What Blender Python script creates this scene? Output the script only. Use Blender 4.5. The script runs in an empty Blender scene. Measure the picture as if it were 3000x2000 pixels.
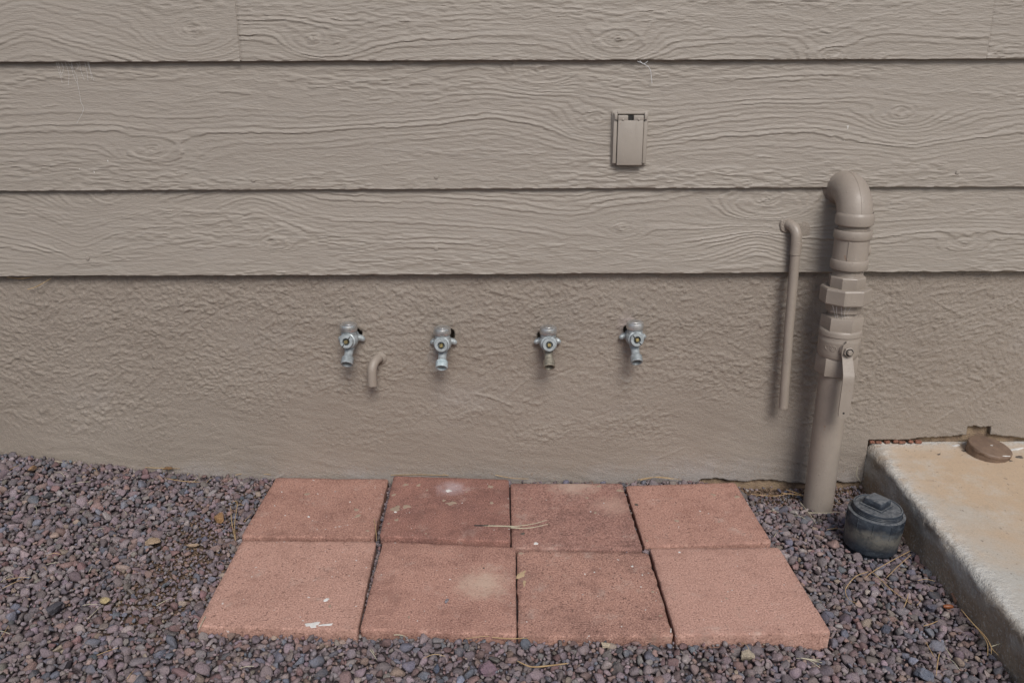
import bpy, bmesh, math, random
import numpy as np
from mathutils import Vector, Matrix

random.seed(7)
rng = np.random.default_rng(7)
R = math.radians
scene = bpy.context.scene
COL = scene.collection

# ------------------------------------------------------------------ camera
cam_d = bpy.data.cameras.new('camera'); cam = bpy.data.objects.new('camera', cam_d); COL.objects.link(cam)
cam_d.sensor_width = 36.0; cam_d.lens = 28.731; cam_d.clip_start = 0.02; cam_d.clip_end = 400
def cam_matrix(loc, pitch, yaw, roll):
    cp, sp, cy, sy = math.cos(pitch), math.sin(pitch), math.cos(yaw), math.sin(yaw)
    fw = Vector((sy*cp, cy*cp, -sp)); r = Vector((cy, -sy, 0)); u = r.cross(fw)
    cr, sr = math.cos(roll), math.sin(roll)
    r2 = cr*r + sr*u; u2 = -sr*r + cr*u
    m = Matrix((r2, u2, -fw)).transposed().to_4x4(); m.translation = Vector(loc)
    return m
cam.matrix_world = cam_matrix((0, -1.953, 1.0262), R(18.2906), R(0.3616), R(-0.1815))
scene.camera = cam

# ------------------------------------------------------------------ sky, sun, exposure
SUN_EL, SUN_AZ = 46.0, 13.0          # azimuth measured from the direction behind the camera towards its right
world = bpy.data.worlds.new('World'); scene.world = world; world.use_nodes = True
wn = world.node_tree.nodes; wl = world.node_tree.links; wn.clear()
sky = wn.new('ShaderNodeTexSky'); sky.sky_type = 'NISHITA'; sky.sun_disc = False
sky.sun_elevation = R(SUN_EL); sky.sun_rotation = R(180 - SUN_AZ)
sky.air_density = 1.0; sky.dust_density = 2.5; sky.ozone_density = 1.0
bg = wn.new('ShaderNodeBackground'); bg.inputs['Strength'].default_value = 0.055
wo = wn.new('ShaderNodeOutputWorld'); wl.new(sky.outputs[0], bg.inputs[0]); wl.new(bg.outputs[0], wo.inputs[0])
sun_d = bpy.data.lights.new('sun', 'SUN'); sun_d.energy = 1.5; sun_d.angle = R(26); sun_d.color = (1, .98, .95)
sun = bpy.data.objects.new('sun', sun_d); COL.objects.link(sun)
sd = Vector((math.sin(R(SUN_AZ))*math.cos(R(SUN_EL)), -math.cos(R(SUN_AZ))*math.cos(R(SUN_EL)), math.sin(R(SUN_EL))))
sun.rotation_euler = (-sd).to_track_quat('-Z', 'Y').to_euler()
vs = scene.view_settings; vs.view_transform = 'Standard'; vs.look = 'None'; vs.gamma = 1; vs.use_curve_mapping = False
vs.exposure = 0.73
scene.render.engine = 'CYCLES'; scene.cycles.use_denoising = True; scene.cycles.denoising_prefilter = 'NONE'; scene.cycles.max_bounces = 4; scene.cycles.diffuse_bounces = 3; scene.cycles.glossy_bounces = 2
scene.cycles.caustics_reflective = False; scene.cycles.caustics_refractive = False

# ------------------------------------------------------------------ numpy noise
_T = np.random.default_rng(3).random((256, 256))
def vn(x, y, seed=0):
    x = np.asarray(x, float) + seed*17.31; y = np.asarray(y, float) + seed*41.77
    xi = np.floor(x).astype(int); yi = np.floor(y).astype(int); fx = x-xi; fy = y-yi
    fx = fx*fx*(3-2*fx); fy = fy*fy*(3-2*fy)
    a = _T[xi % 256, yi % 256]; b = _T[(xi+1) % 256, yi % 256]; c = _T[xi % 256, (yi+1) % 256]; d = _T[(xi+1) % 256, (yi+1) % 256]
    return (a*(1-fx)+b*fx)*(1-fy) + (c*(1-fx)+d*fx)*fy - .5
def fbm(x, y, seed=0, octv=4, gain=.5):
    s = 0; a = 1; x = np.asarray(x, float); y = np.asarray(y, float)
    for o in range(octv):
        s = s + a*vn(x, y, seed+o*3); a *= gain; x, y = (x*1.6-y*1.2)*1.03, (x*1.2+y*1.6)*1.03
    return s
def fbx(x, y, seed=0, octv=3, gain=.55):
    s = 0; a = 1; x = np.asarray(x, float); y = np.asarray(y, float)
    for o in range(octv):
        s = s + a*vn(x+.37*y*(o % 2), y+.07*x*((o+1) % 2), seed+o*5); a *= gain; x = x*2.07; y = y*1.93
    return s
def sstep(a, b, x):
    t = np.clip((np.asarray(x, float)-a)/(b-a), 0, 1); return t*t*(3-2*t)

# ------------------------------------------------------------------ geometry helpers: geom = (verts, faces)
def join(*gs):
    V, F = [], []
    for v, f in gs:
        n = len(V); V += [tuple(p) for p in v]; F += [tuple(i+n for i in q) for q in f]
    return V, F
def basis(d):
    w = Vector(d).normalized(); a = Vector((0, 0, 1)) if abs(w.z) < .9 else Vector((1, 0, 0))
    u = a.cross(w).normalized(); return u, w.cross(u), w
def lathe(prof, o=(0, 0, 0), axis=(0, 0, 1), seg=32, rot=0.0):
    u, v, w = basis(axis); o = Vector(o); V, F, rings = [], [], []
    for r, h in prof:
        if r < 1e-6:
            rings.append([len(V)]); V.append(o + w*h)
        else:
            ids = []
            for k in range(seg):
                t = 2*math.pi*k/seg + rot; ids.append(len(V)); V.append(o + u*(r*math.cos(t)) + v*(r*math.sin(t)) + w*h)
            rings.append(ids)
    for a, b in zip(rings, rings[1:]):
        for k in range(seg):
            k2 = (k+1) % seg
            if len(a) == 1 and len(b) == 1: continue
            if len(a) == 1: F.append((a[0], b[k2], b[k])) if False else F.append((a[0], b[k], b[k2])[::-1])
            elif len(b) == 1: F.append((a[k], a[k2], b[0]))
            else: F.append((a[k], a[k2], b[k2], b[k]))
    return V, F
def tube(path, rad, seg=12, cap=True, inner=None):
    P = [Vector(p) for p in path]; n = len(P)
    rad = [rad]*n if isinstance(rad, (int, float)) else rad
    V, F = [], []; u = None
    for i in range(n):
        t = (P[min(i+1, n-1)] - P[max(i-1, 0)]).normalized()
        if u is None: u, v, _ = basis(t)
        else:
            u = (u - t*u.dot(t)).normalized(); v = t.cross(u)
        for k in range(seg):
            a = 2*math.pi*k/seg; V.append(P[i] + (u*math.cos(a) + v*math.sin(a))*rad[i])
    for i in range(n-1):
        for k in range(seg):
            k2 = (k+1) % seg; F.append((i*seg+k, i*seg+k2, (i+1)*seg+k2, (i+1)*seg+k))
    if cap: F.append(tuple(range(seg))[::-1]); F.append(tuple((n-1)*seg+k for k in range(seg)))
    return V, F
def box(c, s, bev=0.0, seg=2, rotz=0.0, taper=1.0):
    bm = bmesh.new(); bmesh.ops.create_cube(bm, size=1)
    for v in bm.verts:
        k = taper if v.co.z > 0 else 1
        v.co = Vector((v.co.x*s[0]*k, v.co.y*s[1]*k, v.co.z*s[2]))
    if bev: bmesh.ops.bevel(bm, geom=bm.edges[:], offset=bev, segments=seg, affect='EDGES', profile=.5)
    m = Matrix.Rotation(rotz, 3, 'Z'); c = Vector(c)
    bm.verts.index_update()
    V = [m @ v.co + c for v in bm.verts]; F = [tuple(v.index for v in f.verts) for f in bm.faces]; bm.free()
    return V, F
def xf(g, m): return [m @ Vector(v) for v in g[0]], g[1]
def grid_faces(nr, nc, off=0):
    i = np.arange(nr-1)[:, None]*nc + np.arange(nc-1)[None, :]
    return np.stack([i, i+1, i+nc+1, i+nc], -1).reshape(-1, 4) + off
def mesh_np(name, V, F):
    me = bpy.data.meshes.new(name); V = np.asarray(V, np.float32); F = np.asarray(F, np.int32)
    k = F.shape[1]
    me.vertices.add(len(V)); me.vertices.foreach_set('co', V.ravel())
    me.loops.add(F.size); me.loops.foreach_set('vertex_index', F.ravel())
    me.polygons.add(len(F)); me.polygons.foreach_set('loop_start', np.arange(0, F.size, k, dtype=np.int32))
    me.update(calc_edges=True); me.validate()
    return me
def link(name, me, mat, parent=None, loc=(0, 0, 0), smooth=35):
    if mat: me.materials.append(mat)
    if smooth is not None:
        me.shade_smooth()
        if smooth < 180: me.set_sharp_from_angle(angle=R(smooth))
    o = bpy.data.objects.new(name, me); COL.objects.link(o)
    o.location = loc
    if parent: o.parent = parent
    return o
def wpos(p):
    v = Vector((0, 0, 0))
    while p: v += p.location; p = p.parent
    return v
def obj(name, g, mat, parent=None, smooth=35, origin=None, extra=None):
    """g in world coordinates; the mesh is stored relative to its origin (its parent's base by default)."""
    base = wpos(parent) if parent else Vector((0, 0, 0))
    o0 = Vector(origin) if origin is not None else base
    me = bpy.data.meshes.new(name); me.from_pydata([tuple(Vector(v)-o0) for v in g[0]], [], g[1]); me.update()
    bm = bmesh.new(); bm.from_mesh(me); bmesh.ops.recalc_face_normals(bm, faces=bm.faces); bm.to_mesh(me); bm.free()
    return link(name, me, mat, parent, o0-base, smooth)
def tag(o, label=None, cat=None, group=None, kind=None):
    if label: o['label'] = label
    if cat: o['category'] = cat
    if group: o['group'] = group
    if kind: o['kind'] = kind
    return o
def thing(name, loc, label, cat, group=None):
    o = bpy.data.objects.new(name, None); o.empty_display_size = .05; COL.objects.link(o); o.location = loc
    return tag(o, label, cat, group)

# ------------------------------------------------------------------ material helper
class Mat:
    def __init__(s, name, rough=.6, metal=0.0, spec=.5):
        s.m = bpy.data.materials.new(name); s.m.use_nodes = True; s.t = s.m.node_tree; s.t.nodes.clear()
        s.b = s.t.nodes.new('ShaderNodeBsdfPrincipled'); s.o = s.t.nodes.new('ShaderNodeOutputMaterial')
        s.t.links.new(s.b.outputs[0], s.o.inputs[0])
        s.b.inputs['Roughness'].default_value = rough; s.b.inputs['Metallic'].default_value = metal
        s.b.inputs['Specular IOR Level'].default_value = spec
    def set(s, sock, v):
        if hasattr(v, 'is_output'): s.t.links.new(v, sock)
        elif isinstance(v, (tuple, list)) and len(v) == 3 and sock.type == 'RGBA': sock.default_value = (*v, 1)
        else: sock.default_value = v
    def n(s, typ, out=0, _p=None, **kw):
        nd = s.t.nodes.new(typ)
        for k, v in (_p or {}).items(): setattr(nd, k, v)
        for k, v in kw.items():
            key = int(k[1:]) if k[0] == 'i' and k[1:].isdigit() else k.replace('_', ' ')
            s.set(nd.inputs[key], v)
        return nd.outputs[out]
    def math(s, op, a, b=0.0, c=None, clamp=False):
        kw = dict(i0=a, i1=b)
        if c is not None: kw['i2'] = c
        return s.n('ShaderNodeMath', _p={'operation': op, 'use_clamp': clamp}, **kw)
    def pos(s, obj=False): return s.n('ShaderNodeTexCoord', out=3) if obj else s.n('ShaderNodeNewGeometry', out=0)
    def scaled(s, v, sc, rot=(0, 0, 0), loc=(0, 0, 0)):
        nd = s.t.nodes.new('ShaderNodeMapping'); s.set(nd.inputs['Vector'], v); nd.inputs['Scale'].default_value = sc
        nd.inputs['Rotation'].default_value = rot; nd.inputs['Location'].default_value = loc
        return nd.outputs[0]
    def noise(s, v, scale=1.0, detail=2.0, rough=.5, dist=0.0, out=0):
        return s.n('ShaderNodeTexNoise', out=out, Vector=v, Scale=scale, Detail=detail, Roughness=rough, Distortion=dist)
    def vor(s, v, scale, feature='F1', out=0, rand=1.0):
        return s.n('ShaderNodeTexVoronoi', out=out, _p={'feature': feature}, Vector=v, Scale=scale, Randomness=rand)
    def ramp(s, f, lo, hi, a=0.0, b=1.0, smooth=True):
        return s.n('ShaderNodeMapRange', _p={'interpolation_type': 'SMOOTHSTEP' if smooth else 'LINEAR'}, Value=f, From_Min=lo, From_Max=hi, To_Min=a, To_Max=b)
    def mix(s, f, a, b, mode='MIX'):
        nd = s.t.nodes.new('ShaderNodeMix'); nd.data_type = 'RGBA'; nd.blend_type = mode
        s.set(nd.inputs['Factor'], f); s.set(nd.inputs[6], a); s.set(nd.inputs[7], b); return nd.outputs[2]
    def attr(s, name, out=2): return s.n('ShaderNodeAttribute', out=out, _p={'attribute_name': name})
    def xyz(s, v):
        nd = s.t.nodes.new('ShaderNodeSeparateXYZ'); s.set(nd.inputs[0], v); return nd.outputs
    def col(s, c): s.set(s.b.inputs['Base Color'], c)
    def rough(s, c): s.set(s.b.inputs['Roughness'], c)
    def bump(s, h, dist=1.0, strength=1.0, normal=None):
        nd = s.t.nodes.new('ShaderNodeBump'); s.set(nd.inputs['Height'], h); nd.inputs['Distance'].default_value = dist
        nd.inputs['Strength'].default_value = strength
        if normal is not None: s.t.links.new(normal, nd.inputs['Normal'])
        s.t.links.new(nd.outputs[0], s.b.inputs['Normal']); return nd.outputs[0]

PAINT = (.296, .259, .221)
PAINT2 = (.285, .238, .196)
def m_siding():
    m = Mat('painted_wood_grain', rough=.5, spec=.4); P = m.pos()
    n1 = m.noise(m.scaled(P, (9, 9, 60)), 1, 3, .6)
    h = m.math('MULTIPLY', m.noise(m.scaled(P, (75, 75, 400)), 1, 3, .65), .0014)
    m.bump(h)
    c = m.mix(m.ramp(m.noise(m.scaled(P, (1.2, 1.2, 3)), 1, 3), .3, .7), PAINT, tuple(x*1.05 for x in PAINT))
    c = m.mix(m.ramp(n1, .5, .8, 0, .16), c, (.42, .395, .365))
    m.col(c); m.rough(m.ramp(n1, .3, .7, .40, .56))
    return m.m
def m_stucco():
    m = Mat('painted_stucco', rough=.5, spec=.42); P = m.pos()
    m.bump(m.math('MULTIPLY', m.noise(P, 300, 3, .7), .0024))
    c = m.mix(m.ramp(m.noise(m.scaled(P, (2.5, 2.5, 4)), 1, 4, .6), .3, .72), (.262, .220, .182), (.298, .254, .213))
    pale = m.ramp(m.noise(m.scaled(P, (5, 5, 6), loc=(3, 1, 7)), 1, 4, .6), .55, .8)
    c = m.mix(m.math('MULTIPLY', pale, .30), c, (.33, .295, .27))
    z = m.xyz(P)[2]                                                # pale mineral bloom and soil splash low on the wall
    zz = m.math('ADD', z, m.math('MULTIPLY_ADD', m.noise(P, 10, 4, .65), .16, -.08))
    c = m.mix(m.math('MULTIPLY', m.ramp(zz, .07, -.02), m.ramp(m.noise(P, 3.1, 3), .4, .6, .15, .7)), c, (.345, .315, .30))
    for (hx, hz, cc) in ((-.150, .325, (.22, .175, .14)), (.105, .33, (.215, .175, .145)), (-.175, .345, (.42, .41, .40)), (.30, .42, (.40, .33, .31)), (-.36, .30, (.23, .19, .155))):
        d = m.n('ShaderNodeVectorMath', out=1, _p={'operation': 'DISTANCE'}, i0=m.scaled(P, (1, 0, .7)), i1=(hx, 0, hz*.7))
        d = m.math('ADD', d, m.math('MULTIPLY_ADD', m.noise(P, 45, 5, .7), .05, -.025))
        c = m.mix(m.ramp(d, .035, .005, 0, .45), c, cc)
    sp = m.math('MULTIPLY', m.ramp(m.noise(P, 130, 3, .6), .56, .68), m.ramp(z, .10, .0, 0, .5))
    c = m.mix(sp, c, (.24, .165, .115))
    m.col(c)
    return m.m
def m_paint(name, base, b=.0004, rough=.42):
    m = Mat(name, rough=rough, spec=.45); P = m.pos()
    c = m.mix(m.ramp(m.noise(P, 14, 4, .6), .3, .75), base, tuple(x*1.12 for x in base))
    dust = m.ramp(m.noise(P, 60, 4, .65), .55, .8)
    c = m.mix(m.math('MULTIPLY', dust, .25), c, (.40, .36, .32)); c = m.mix(m.math('MULTIPLY', m.ramp(m.noise(m.scaled(P, (1, 1, 1), loc=(.3, 2, 5)), 33, 5, .7), .66, .74), .65), c, (.26, .15, .09))
    c = m.mix(m.ramp(m.noise(m.scaled(P, (60, 60, 7)), 1, 4, .65), .58, .78, 0, .35), c, tuple(x*.72 for x in base)); m.col(c)
    h = m.math('MULTIPLY', m.noise(P, 190, 3, .55), b); h = m.math('MULTIPLY_ADD', m.ramp(m.vor(P, 75), .06, .16, 1, 0), b*1.1, h)
    m.bump(h); m.rough(m.ramp(m.noise(P, 40, 3), .3, .7, rough-.08, rough+.12)); return m.m
def m_metal(name, base, dull, metal=.75, rough=.42, sc=90):
    m = Mat(name, rough=rough, metal=metal); P = m.pos()
    f = m.ramp(m.noise(P, sc, 5, .65), .38, .66)
    m.col(m.mix(f, base, dull)); m.rough(m.ramp(m.noise(P, sc*.7, 4), .3, .7, rough-.1, rough+.2))
    m.bump(m.math('MULTIPLY', m.noise(P, 420, 3), .00025)); return m.m
def m_plain(name, c, rough=.6, metal=0, c2=None, sc=60, b=.0003):
    m = Mat(name, rough=rough, metal=metal); P = m.pos()
    m.col(m.mix(m.ramp(m.noise(P, sc, 4, .6), .35, .7), c, c2 or tuple(x*.75 for x in c)))
    m.bump(m.math('MULTIPLY', m.noise(P, 300, 3), b)); return m.m
def m_paver(name, light, dark, bias, stains=()):
    m = Mat(name, rough=.88, spec=.25); P = m.pos(); seed = m.scaled(P, (1, 1, 1), loc=(bias*9, bias*5, 0))
    nz = m.noise(seed, 6.5, 7, .74, .2)
    blotch = m.ramp(nz, .33+.16*(1-bias), .68+.16*(1-bias))
    c = m.mix(blotch, light, dark)
    sp = m.noise(P, 300, 3, .7)
    c = m.mix(m.ramp(sp, .50, .66, 0, .85), c, tuple(min(1, x*1.30+.05) for x in light))
    c = m.mix(m.ramp(sp, .48, .34, 0, .85), c, tuple(x*.55 for x in dark))
    pits = m.ramp(m.noise(seed, 150, 2, .5), .63, .71, 0, .6)
    c = m.mix(pits, c, tuple(x*.45 for x in dark))
    pale = m.math('MULTIPLY', m.ramp(m.noise(seed, 14, 8, .78), .54, .72), .62)
    c = m.mix(pale, c, (.52, .39, .33))
    gm = m.noise(m.scaled(P, (1, 1, 1), loc=(bias*31, 3, 1)), 13, 8, .75)
    c = m.mix(m.ramp(gm, .50, .66, 0, .25+.45*bias), c, tuple(x*.78 for x in dark))
    c = m.mix(m.ramp(gm, .40, .28, 0, .5), c, (.42, .29, .23))
    wht = m.ramp(m.noise(m.scaled(P, (1, 1, 1), loc=(7+bias, 2, 0)), 88, 2, .5), .735, .75)
    c = m.mix(wht, c, (.66, .60, .56))
    ed = m.attr('rim')                                           # darker uneven tone towards the paver edge
    c = m.mix(m.math('MULTIPLY', ed, m.ramp(m.noise(seed, 30, 4, .6), .35, .65, .0, .55)), c, tuple(x*.62 for x in dark))
    for (sx, sy, rad, sc_, k) in stains:
        d = m.n('ShaderNodeVectorMath', out=1, _p={'operation': 'DISTANCE'}, i0=m.n('ShaderNodeVectorMath', _p={'operation': 'MULTIPLY'}, i0=P, i1=(1, 1, 0)), i1=(sx, sy, 0))
        d = m.math('ADD', d, m.math('MULTIPLY_ADD', m.noise(P, 38, 6, .7), rad*1.6, -rad*.8))
        c = m.mix(m.ramp(d, rad, 0, 0, k), c, sc_)
    m.col(c)
    h = m.math('MULTIPLY', m.noise(P, 420, 3, .6), .0011); h = m.math('MULTIPLY_ADD', pits, -.0012, h)
    h = m.math('MULTIPLY_ADD', m.noise(P, 60, 3), .0012, h); m.bump(h); return m.m
def m_stone():
    m = Mat('lava_gravel', rough=.9, spec=.25); P = m.pos()
    c = m.attr('stone_color', out=0)
    n = m.noise(P, 330, 4, .65)
    c = m.mix(m.ramp(n, .35, .7, 0, .55), c, m.mix(1.0, c, (1.5, 1.45, 1.42), 'MULTIPLY'))
    c = m.mix(m.ramp(n, .45, .25, 0, .6), c, m.mix(1.0, c, (.5, .5, .5), 'MULTIPLY'))
    dust = m.ramp(m.noise(P, 60, 4, .65), .46, .70, 0, .34)
    c = m.mix(dust, c, (.225, .180, .160)); m.col(c)
    pore = m.ramp(m.vor(P, 520), .12, .34)
    m.bump(m.math('ADD', m.math('MULTIPLY', pore, .0008), m.math('MULTIPLY', m.noise(P, 300, 3, .7), .0016))); return m.m
def m_soil():
    m = Mat('gritty_soil', rough=.95, spec=.2); P = m.pos()
    c = m.mix(m.ramp(m.noise(P, 30, 5, .65), .3, .7), (.095, .066, .05), (.17, .118, .084))
    c = m.mix(m.ramp(m.noise(P, 260, 3), .55, .7, 0, .6), c, (.26, .19, .14))
    fines = m.mix(m.ramp(m.noise(P, 190, 4, .7), .4, .65), (.085, .068, .070), (.165, .13, .135))
    c = m.mix(m.ramp(m.math('ADD', m.attr('bare'), m.math('MULTIPLY_ADD', m.noise(P, 25, 3), .5, -.25)), .15, .5), fines, c); m.col(c)
    m.bump(m.math('ADD', m.math('MULTIPLY', m.noise(P, 210, 5, .7), .004), m.math('MULTIPLY', m.noise(P, 45, 3), .006))); return m.m
def m_concrete():
    m = Mat('stained_concrete', rough=.88, spec=.25); P = m.pos(); ed = m.attr('edge'); side = m.attr('side')
    st = m.noise(m.scaled(P, (2.2, 2.6, 2)), 1, 5, .62, .4)
    c = m.mix(m.ramp(m.math('ADD', st, m.ramp(m.xyz(P)[1], -.62, -.05, -.16, .09)), .38, .58), (.42, .40, .36), (.48, .36, .25))
    c = m.mix(m.ramp(m.noise(P, 9, 7, .72), .48, .72, 0, .7), c, (.50, .465, .41))
    c = m.mix(m.ramp(m.noise(P, 24, 7, .75), .52, .70, 0, .5), c, (.36, .285, .21))
    c = m.mix(m.ramp(m.noise(P, 95, 2), .68, .74, 0, .7), c, (.16, .13, .105))
    c = m.mix(m.ramp(m.noise(P, 240, 3), .45, .7, 0, .30), c, (.30, .25, .19))
    wear = m.math('MULTIPLY', ed, m.ramp(m.noise(P, 38, 5, .7), .30, .6, .25, 1))
    c = m.mix(m.math('MULTIPLY', wear, .8), c, (.53, .52, .49))
    sc_ = m.mix(m.ramp(m.noise(m.scaled(P, (8, 8, 20)), 1, 5, .65), .38, .62), (.45, .44, .41), (.34, .285, .225))
    zz = m.xyz(P)[2]
    sc_ = m.mix(m.ramp(m.math('ADD', zz, m.math('MULTIPLY_ADD', m.noise(P, 14, 4, .6), .07, -.035)), .035, -.005), sc_, (.31, .25, .19))
    sc_ = m.mix(m.ramp(m.vor(P, 120), .0, .16, .7, 0), sc_, (.10, .09, .085))
    sc_ = m.mix(m.ramp(m.noise(P, 170, 3), .55, .68, 0, .6), sc_, (.55, .54, .52))
    c = m.mix(side, c, sc_); m.col(c)
    h = m.math('MULTIPLY', m.noise(P, 330, 4, .6), .0007)
    h = m.math('ADD', h, m.math('MULTIPLY', m.math('MULTIPLY', m.noise(P, 110, 4, .65), m.math('MAXIMUM', side, ed)), .006))
    m.bump(h); return m.m
def m_abs():
    m = Mat('black_plastic', rough=.5, spec=.4); P = m.pos(); z = m.xyz(P)[2]
    up = m.xyz(m.n('ShaderNodeNewGeometry', out=1))[2]
    c = m.mix(m.ramp(m.noise(P, 22, 4, .6), .35, .7), (.014, .018, .026), (.036, .046, .060))
    zz = m.math('ADD', z, m.math('MULTIPLY_ADD', m.noise(P, 13, 4, .6), .06, -.03))
    band = m.math('MULTIPLY', m.ramp(zz, .042, .022), m.ramp(zz, -.02, .014))
    gr = m.ramp(m.noise(P, 55, 4, .65), .30, .60, .3, .85)
    c = m.mix(m.math('MULTIPLY', band, gr), c, (.19, .18, .155))
    c = m.mix(m.ramp(m.noise(m.scaled(P, (18, 18, 40)), 1, 6, .7), .50, .68, 0, .6), c, (.095, .112, .130))
    dust = m.math('MULTIPLY', m.ramp(up, .6, .95), m.ramp(m.noise(P, 120, 5, .7), .36, .66, .25, .85))
    c = m.mix(dust, c, (.175, .180, .185)); m.col(c)
    m.rough(m.ramp(m.noise(P, 60, 3), .3, .7, .42, .75)); m.bump(m.math('MULTIPLY', m.noise(P, 250, 3), .0005)); return m.m

SIDING, STUCCO = m_siding(), m_stucco()
PIPE = m_paint('painted_pipe', (.280, .238, .200))
BOXP = m_paint('painted_box', (.305, .268, .230), b=.0002, rough=.45)
ZINC = m_metal('weathered_zinc', (.40, .435, .445), (.27, .295, .30), .30, .48)
ZINC_BROWN = m_metal('tarnished_zinc', (.34, .31, .25), (.22, .20, .16), .4, .5)
CAPM = m_metal('satin_steel', (.62, .62, .61), (.46, .455, .44), .8, .34, 50)
CHALK = m_metal('chalky_zinc', (.58, .66, .68), (.38, .45, .47), .25, .6)
BRASS = m_metal('dull_brass', (.42, .34, .15), (.25, .20, .10), .7, .4)
DARK = m_plain('dark_cavity', (.018, .017, .016), .8)
FOOT = m_plain('bare_footing', (.33, .24, .155), .95, 0, (.19, .13, .09), 28, .003)
BRICKY = m_plain('crumbled_brick', (.30, .13, .085), .95, 0, (.16, .08, .055), 60, .004)
STONE, SOIL, CONC, ABS = m_stone(), m_soil(), m_concrete(), m_abs()
STRAW = m_plain('dry_needle', (.47, .33, .17), .65, 0, (.33, .21, .10), 40, .0001)
STRAW2 = m_plain('bleached_needle', (.50, .46, .34), .65, 0, (.40, .36, .26), 40, .0001)
SHEATH = m_plain('needle_sheath', (.035, .03, .028), .8)
WEB = m_plain('spider_silk', (.75, .75, .75), .6)
LIME = m_plain('white_splash', (.72, .71, .68), .8, 0, (.55, .53, .50))
SPLAT = m_plain('tan_paint_splash', (.36, .27, .20), .6, 0, (.30, .225, .17))
TAR = m_plain('dark_spot', (.11, .09, .075), .7)
BROWNCAP = m_plain('brown_painted_cap', (.20, .135, .095), .55, 0, (.15, .10, .072), 40, .0008)

# ------------------------------------------------------------------ ground
def gtop(x, y):
    """height of the gravel surface"""
    x = np.asarray(x, float); y = np.asarray(y, float)
    z = np.full(np.broadcast(x, y).shape, -.010)
    z = z + .080*sstep(-.55, -1.45, x)*(1-.75*sstep(0, -.75, y))
    z = z + .012*sstep(-.45, -.62, x)*sstep(-.35, -.05, y)
    z = z - .022*sstep(.45, .68, x)
    z = z - .008*sstep(-.2, .5, x)*sstep(-.58, -.66, y)
    z = z + .006*fbm(x*5, y*5, 5, 2)
    return z
gx = np.unique(np.concatenate([np.linspace(-80, -2.2, 12), np.arange(-2.2, 1.9, .02), np.linspace(1.9, 80, 12)]))
gy = np.unique(np.concatenate([np.linspace(-80, -1.8, 14), np.arange(-1.8, .06, .02), np.linspace(.06, 60, 10)]))
GX, GY = np.meshgrid(gx, gy)
GZ = gtop(np.clip(GX, -2, 1.8), np.clip(GY, -1.6, 0)) - .014 + .004*fbm(GX*22, GY*22, 9, 3)
me = mesh_np('ground', np.stack([GX, GY, GZ], -1).reshape(-1, 3), grid_faces(len(gy), len(gx)))
bare = np.exp(-((GX+.70)/.12)**2 - ((GY+.26)/.20)**2) + .8*np.exp(-((GX+.74)/.12)**2 - ((GY+.50)/.14)**2) + (GX > .55)*sstep(-.15, -.07, GY)
at_ = me.attributes.new('bare', 'FLOAT', 'POINT'); at_.data.foreach_set('value', np.clip(bare, 0, 1).ravel().astype(np.float32))
tag(link('ground', me, SOIL, smooth=180), 'brown gritty soil under the lava gravel', None, kind='structure')

# ------------------------------------------------------------------ house wall: lap siding over stucco
wall = thing('house_wall', (0, 0, 0), 'beige painted house wall with wood-grain lap siding above rough stucco', 'wall')
XL, XR = -2.6, 2.6
KNOTS = {'top': [(-.69, 1.117, .034), (-.4256, 1.095, .022), (.250, 1.093, .026), (.7335, 1.056, .024)],
         'mid': [(-.8167, .858, .030), (.205, .922, .024), (.0795, 1.030, .022), (.9065, .933, .022), (-.2111, .762, .016), (-1.25, .96, .02)],
         'low': [(-.943, .757, .030), (-.56, .640, .020), (.2717, .672, .020), (.615, .735, .040), (1.1, .63, .02)]}
def grain_field(X, Z, knots, seed, arches=()):
    v = Z + .020*fbm(X*1.1, Z*3, seed, 2) + .010*fbm(X*3.1, Z*9, seed+2, 2)
    C = np.zeros_like(X)
    for (ax_, am, aw) in arches: v = v + am*np.exp(-np.abs((X-ax_)/aw)**1.6)
    for (kx, kz, kr) in knots:
        dx = (X-kx)/2.7; dz = Z-kz; r2 = dx*dx+dz*dz
        v = v - dz*kr*kr/(r2+kr*kr*.45)*1.25
    for (kx, kz, kr) in knots:
        dx = (X-kx)/1.9; dz = Z-kz; r = np.sqrt(dx*dx+dz*dz); w = np.exp(-(r/(kr*1.15))**2)
        v = v*(1-w) + (kz + r*2.3)*w
        C = np.maximum(C, np.exp(-(r/(kr*.42))**2))
    return v, C
def bold_field(X, Z, zb, seed, band, knots=()):
    t = (Z-zb)/.285; b = sstep(-.12, .16, fbm(X*1.3, Z*11, seed+40, 3)*.8 - .12 + band[1]*np.exp(-((t-band[0])/band[2])**2))
    for (kx, kz, kr) in knots:
        r = np.hypot((X-kx)/2.2, Z-kz); b = np.maximum(b, .95*np.exp(-(r/(kr*1.5))**2))
    return np.clip(b, 0, 1)
def graded(lo, hi, a, b, step):
    return np.unique(np.concatenate([np.linspace(lo, a, 12) if lo < a else [lo], np.arange(max(a, lo), min(b, hi), step), np.linspace(b, hi, 12) if b < hi else [hi]]))
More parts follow.
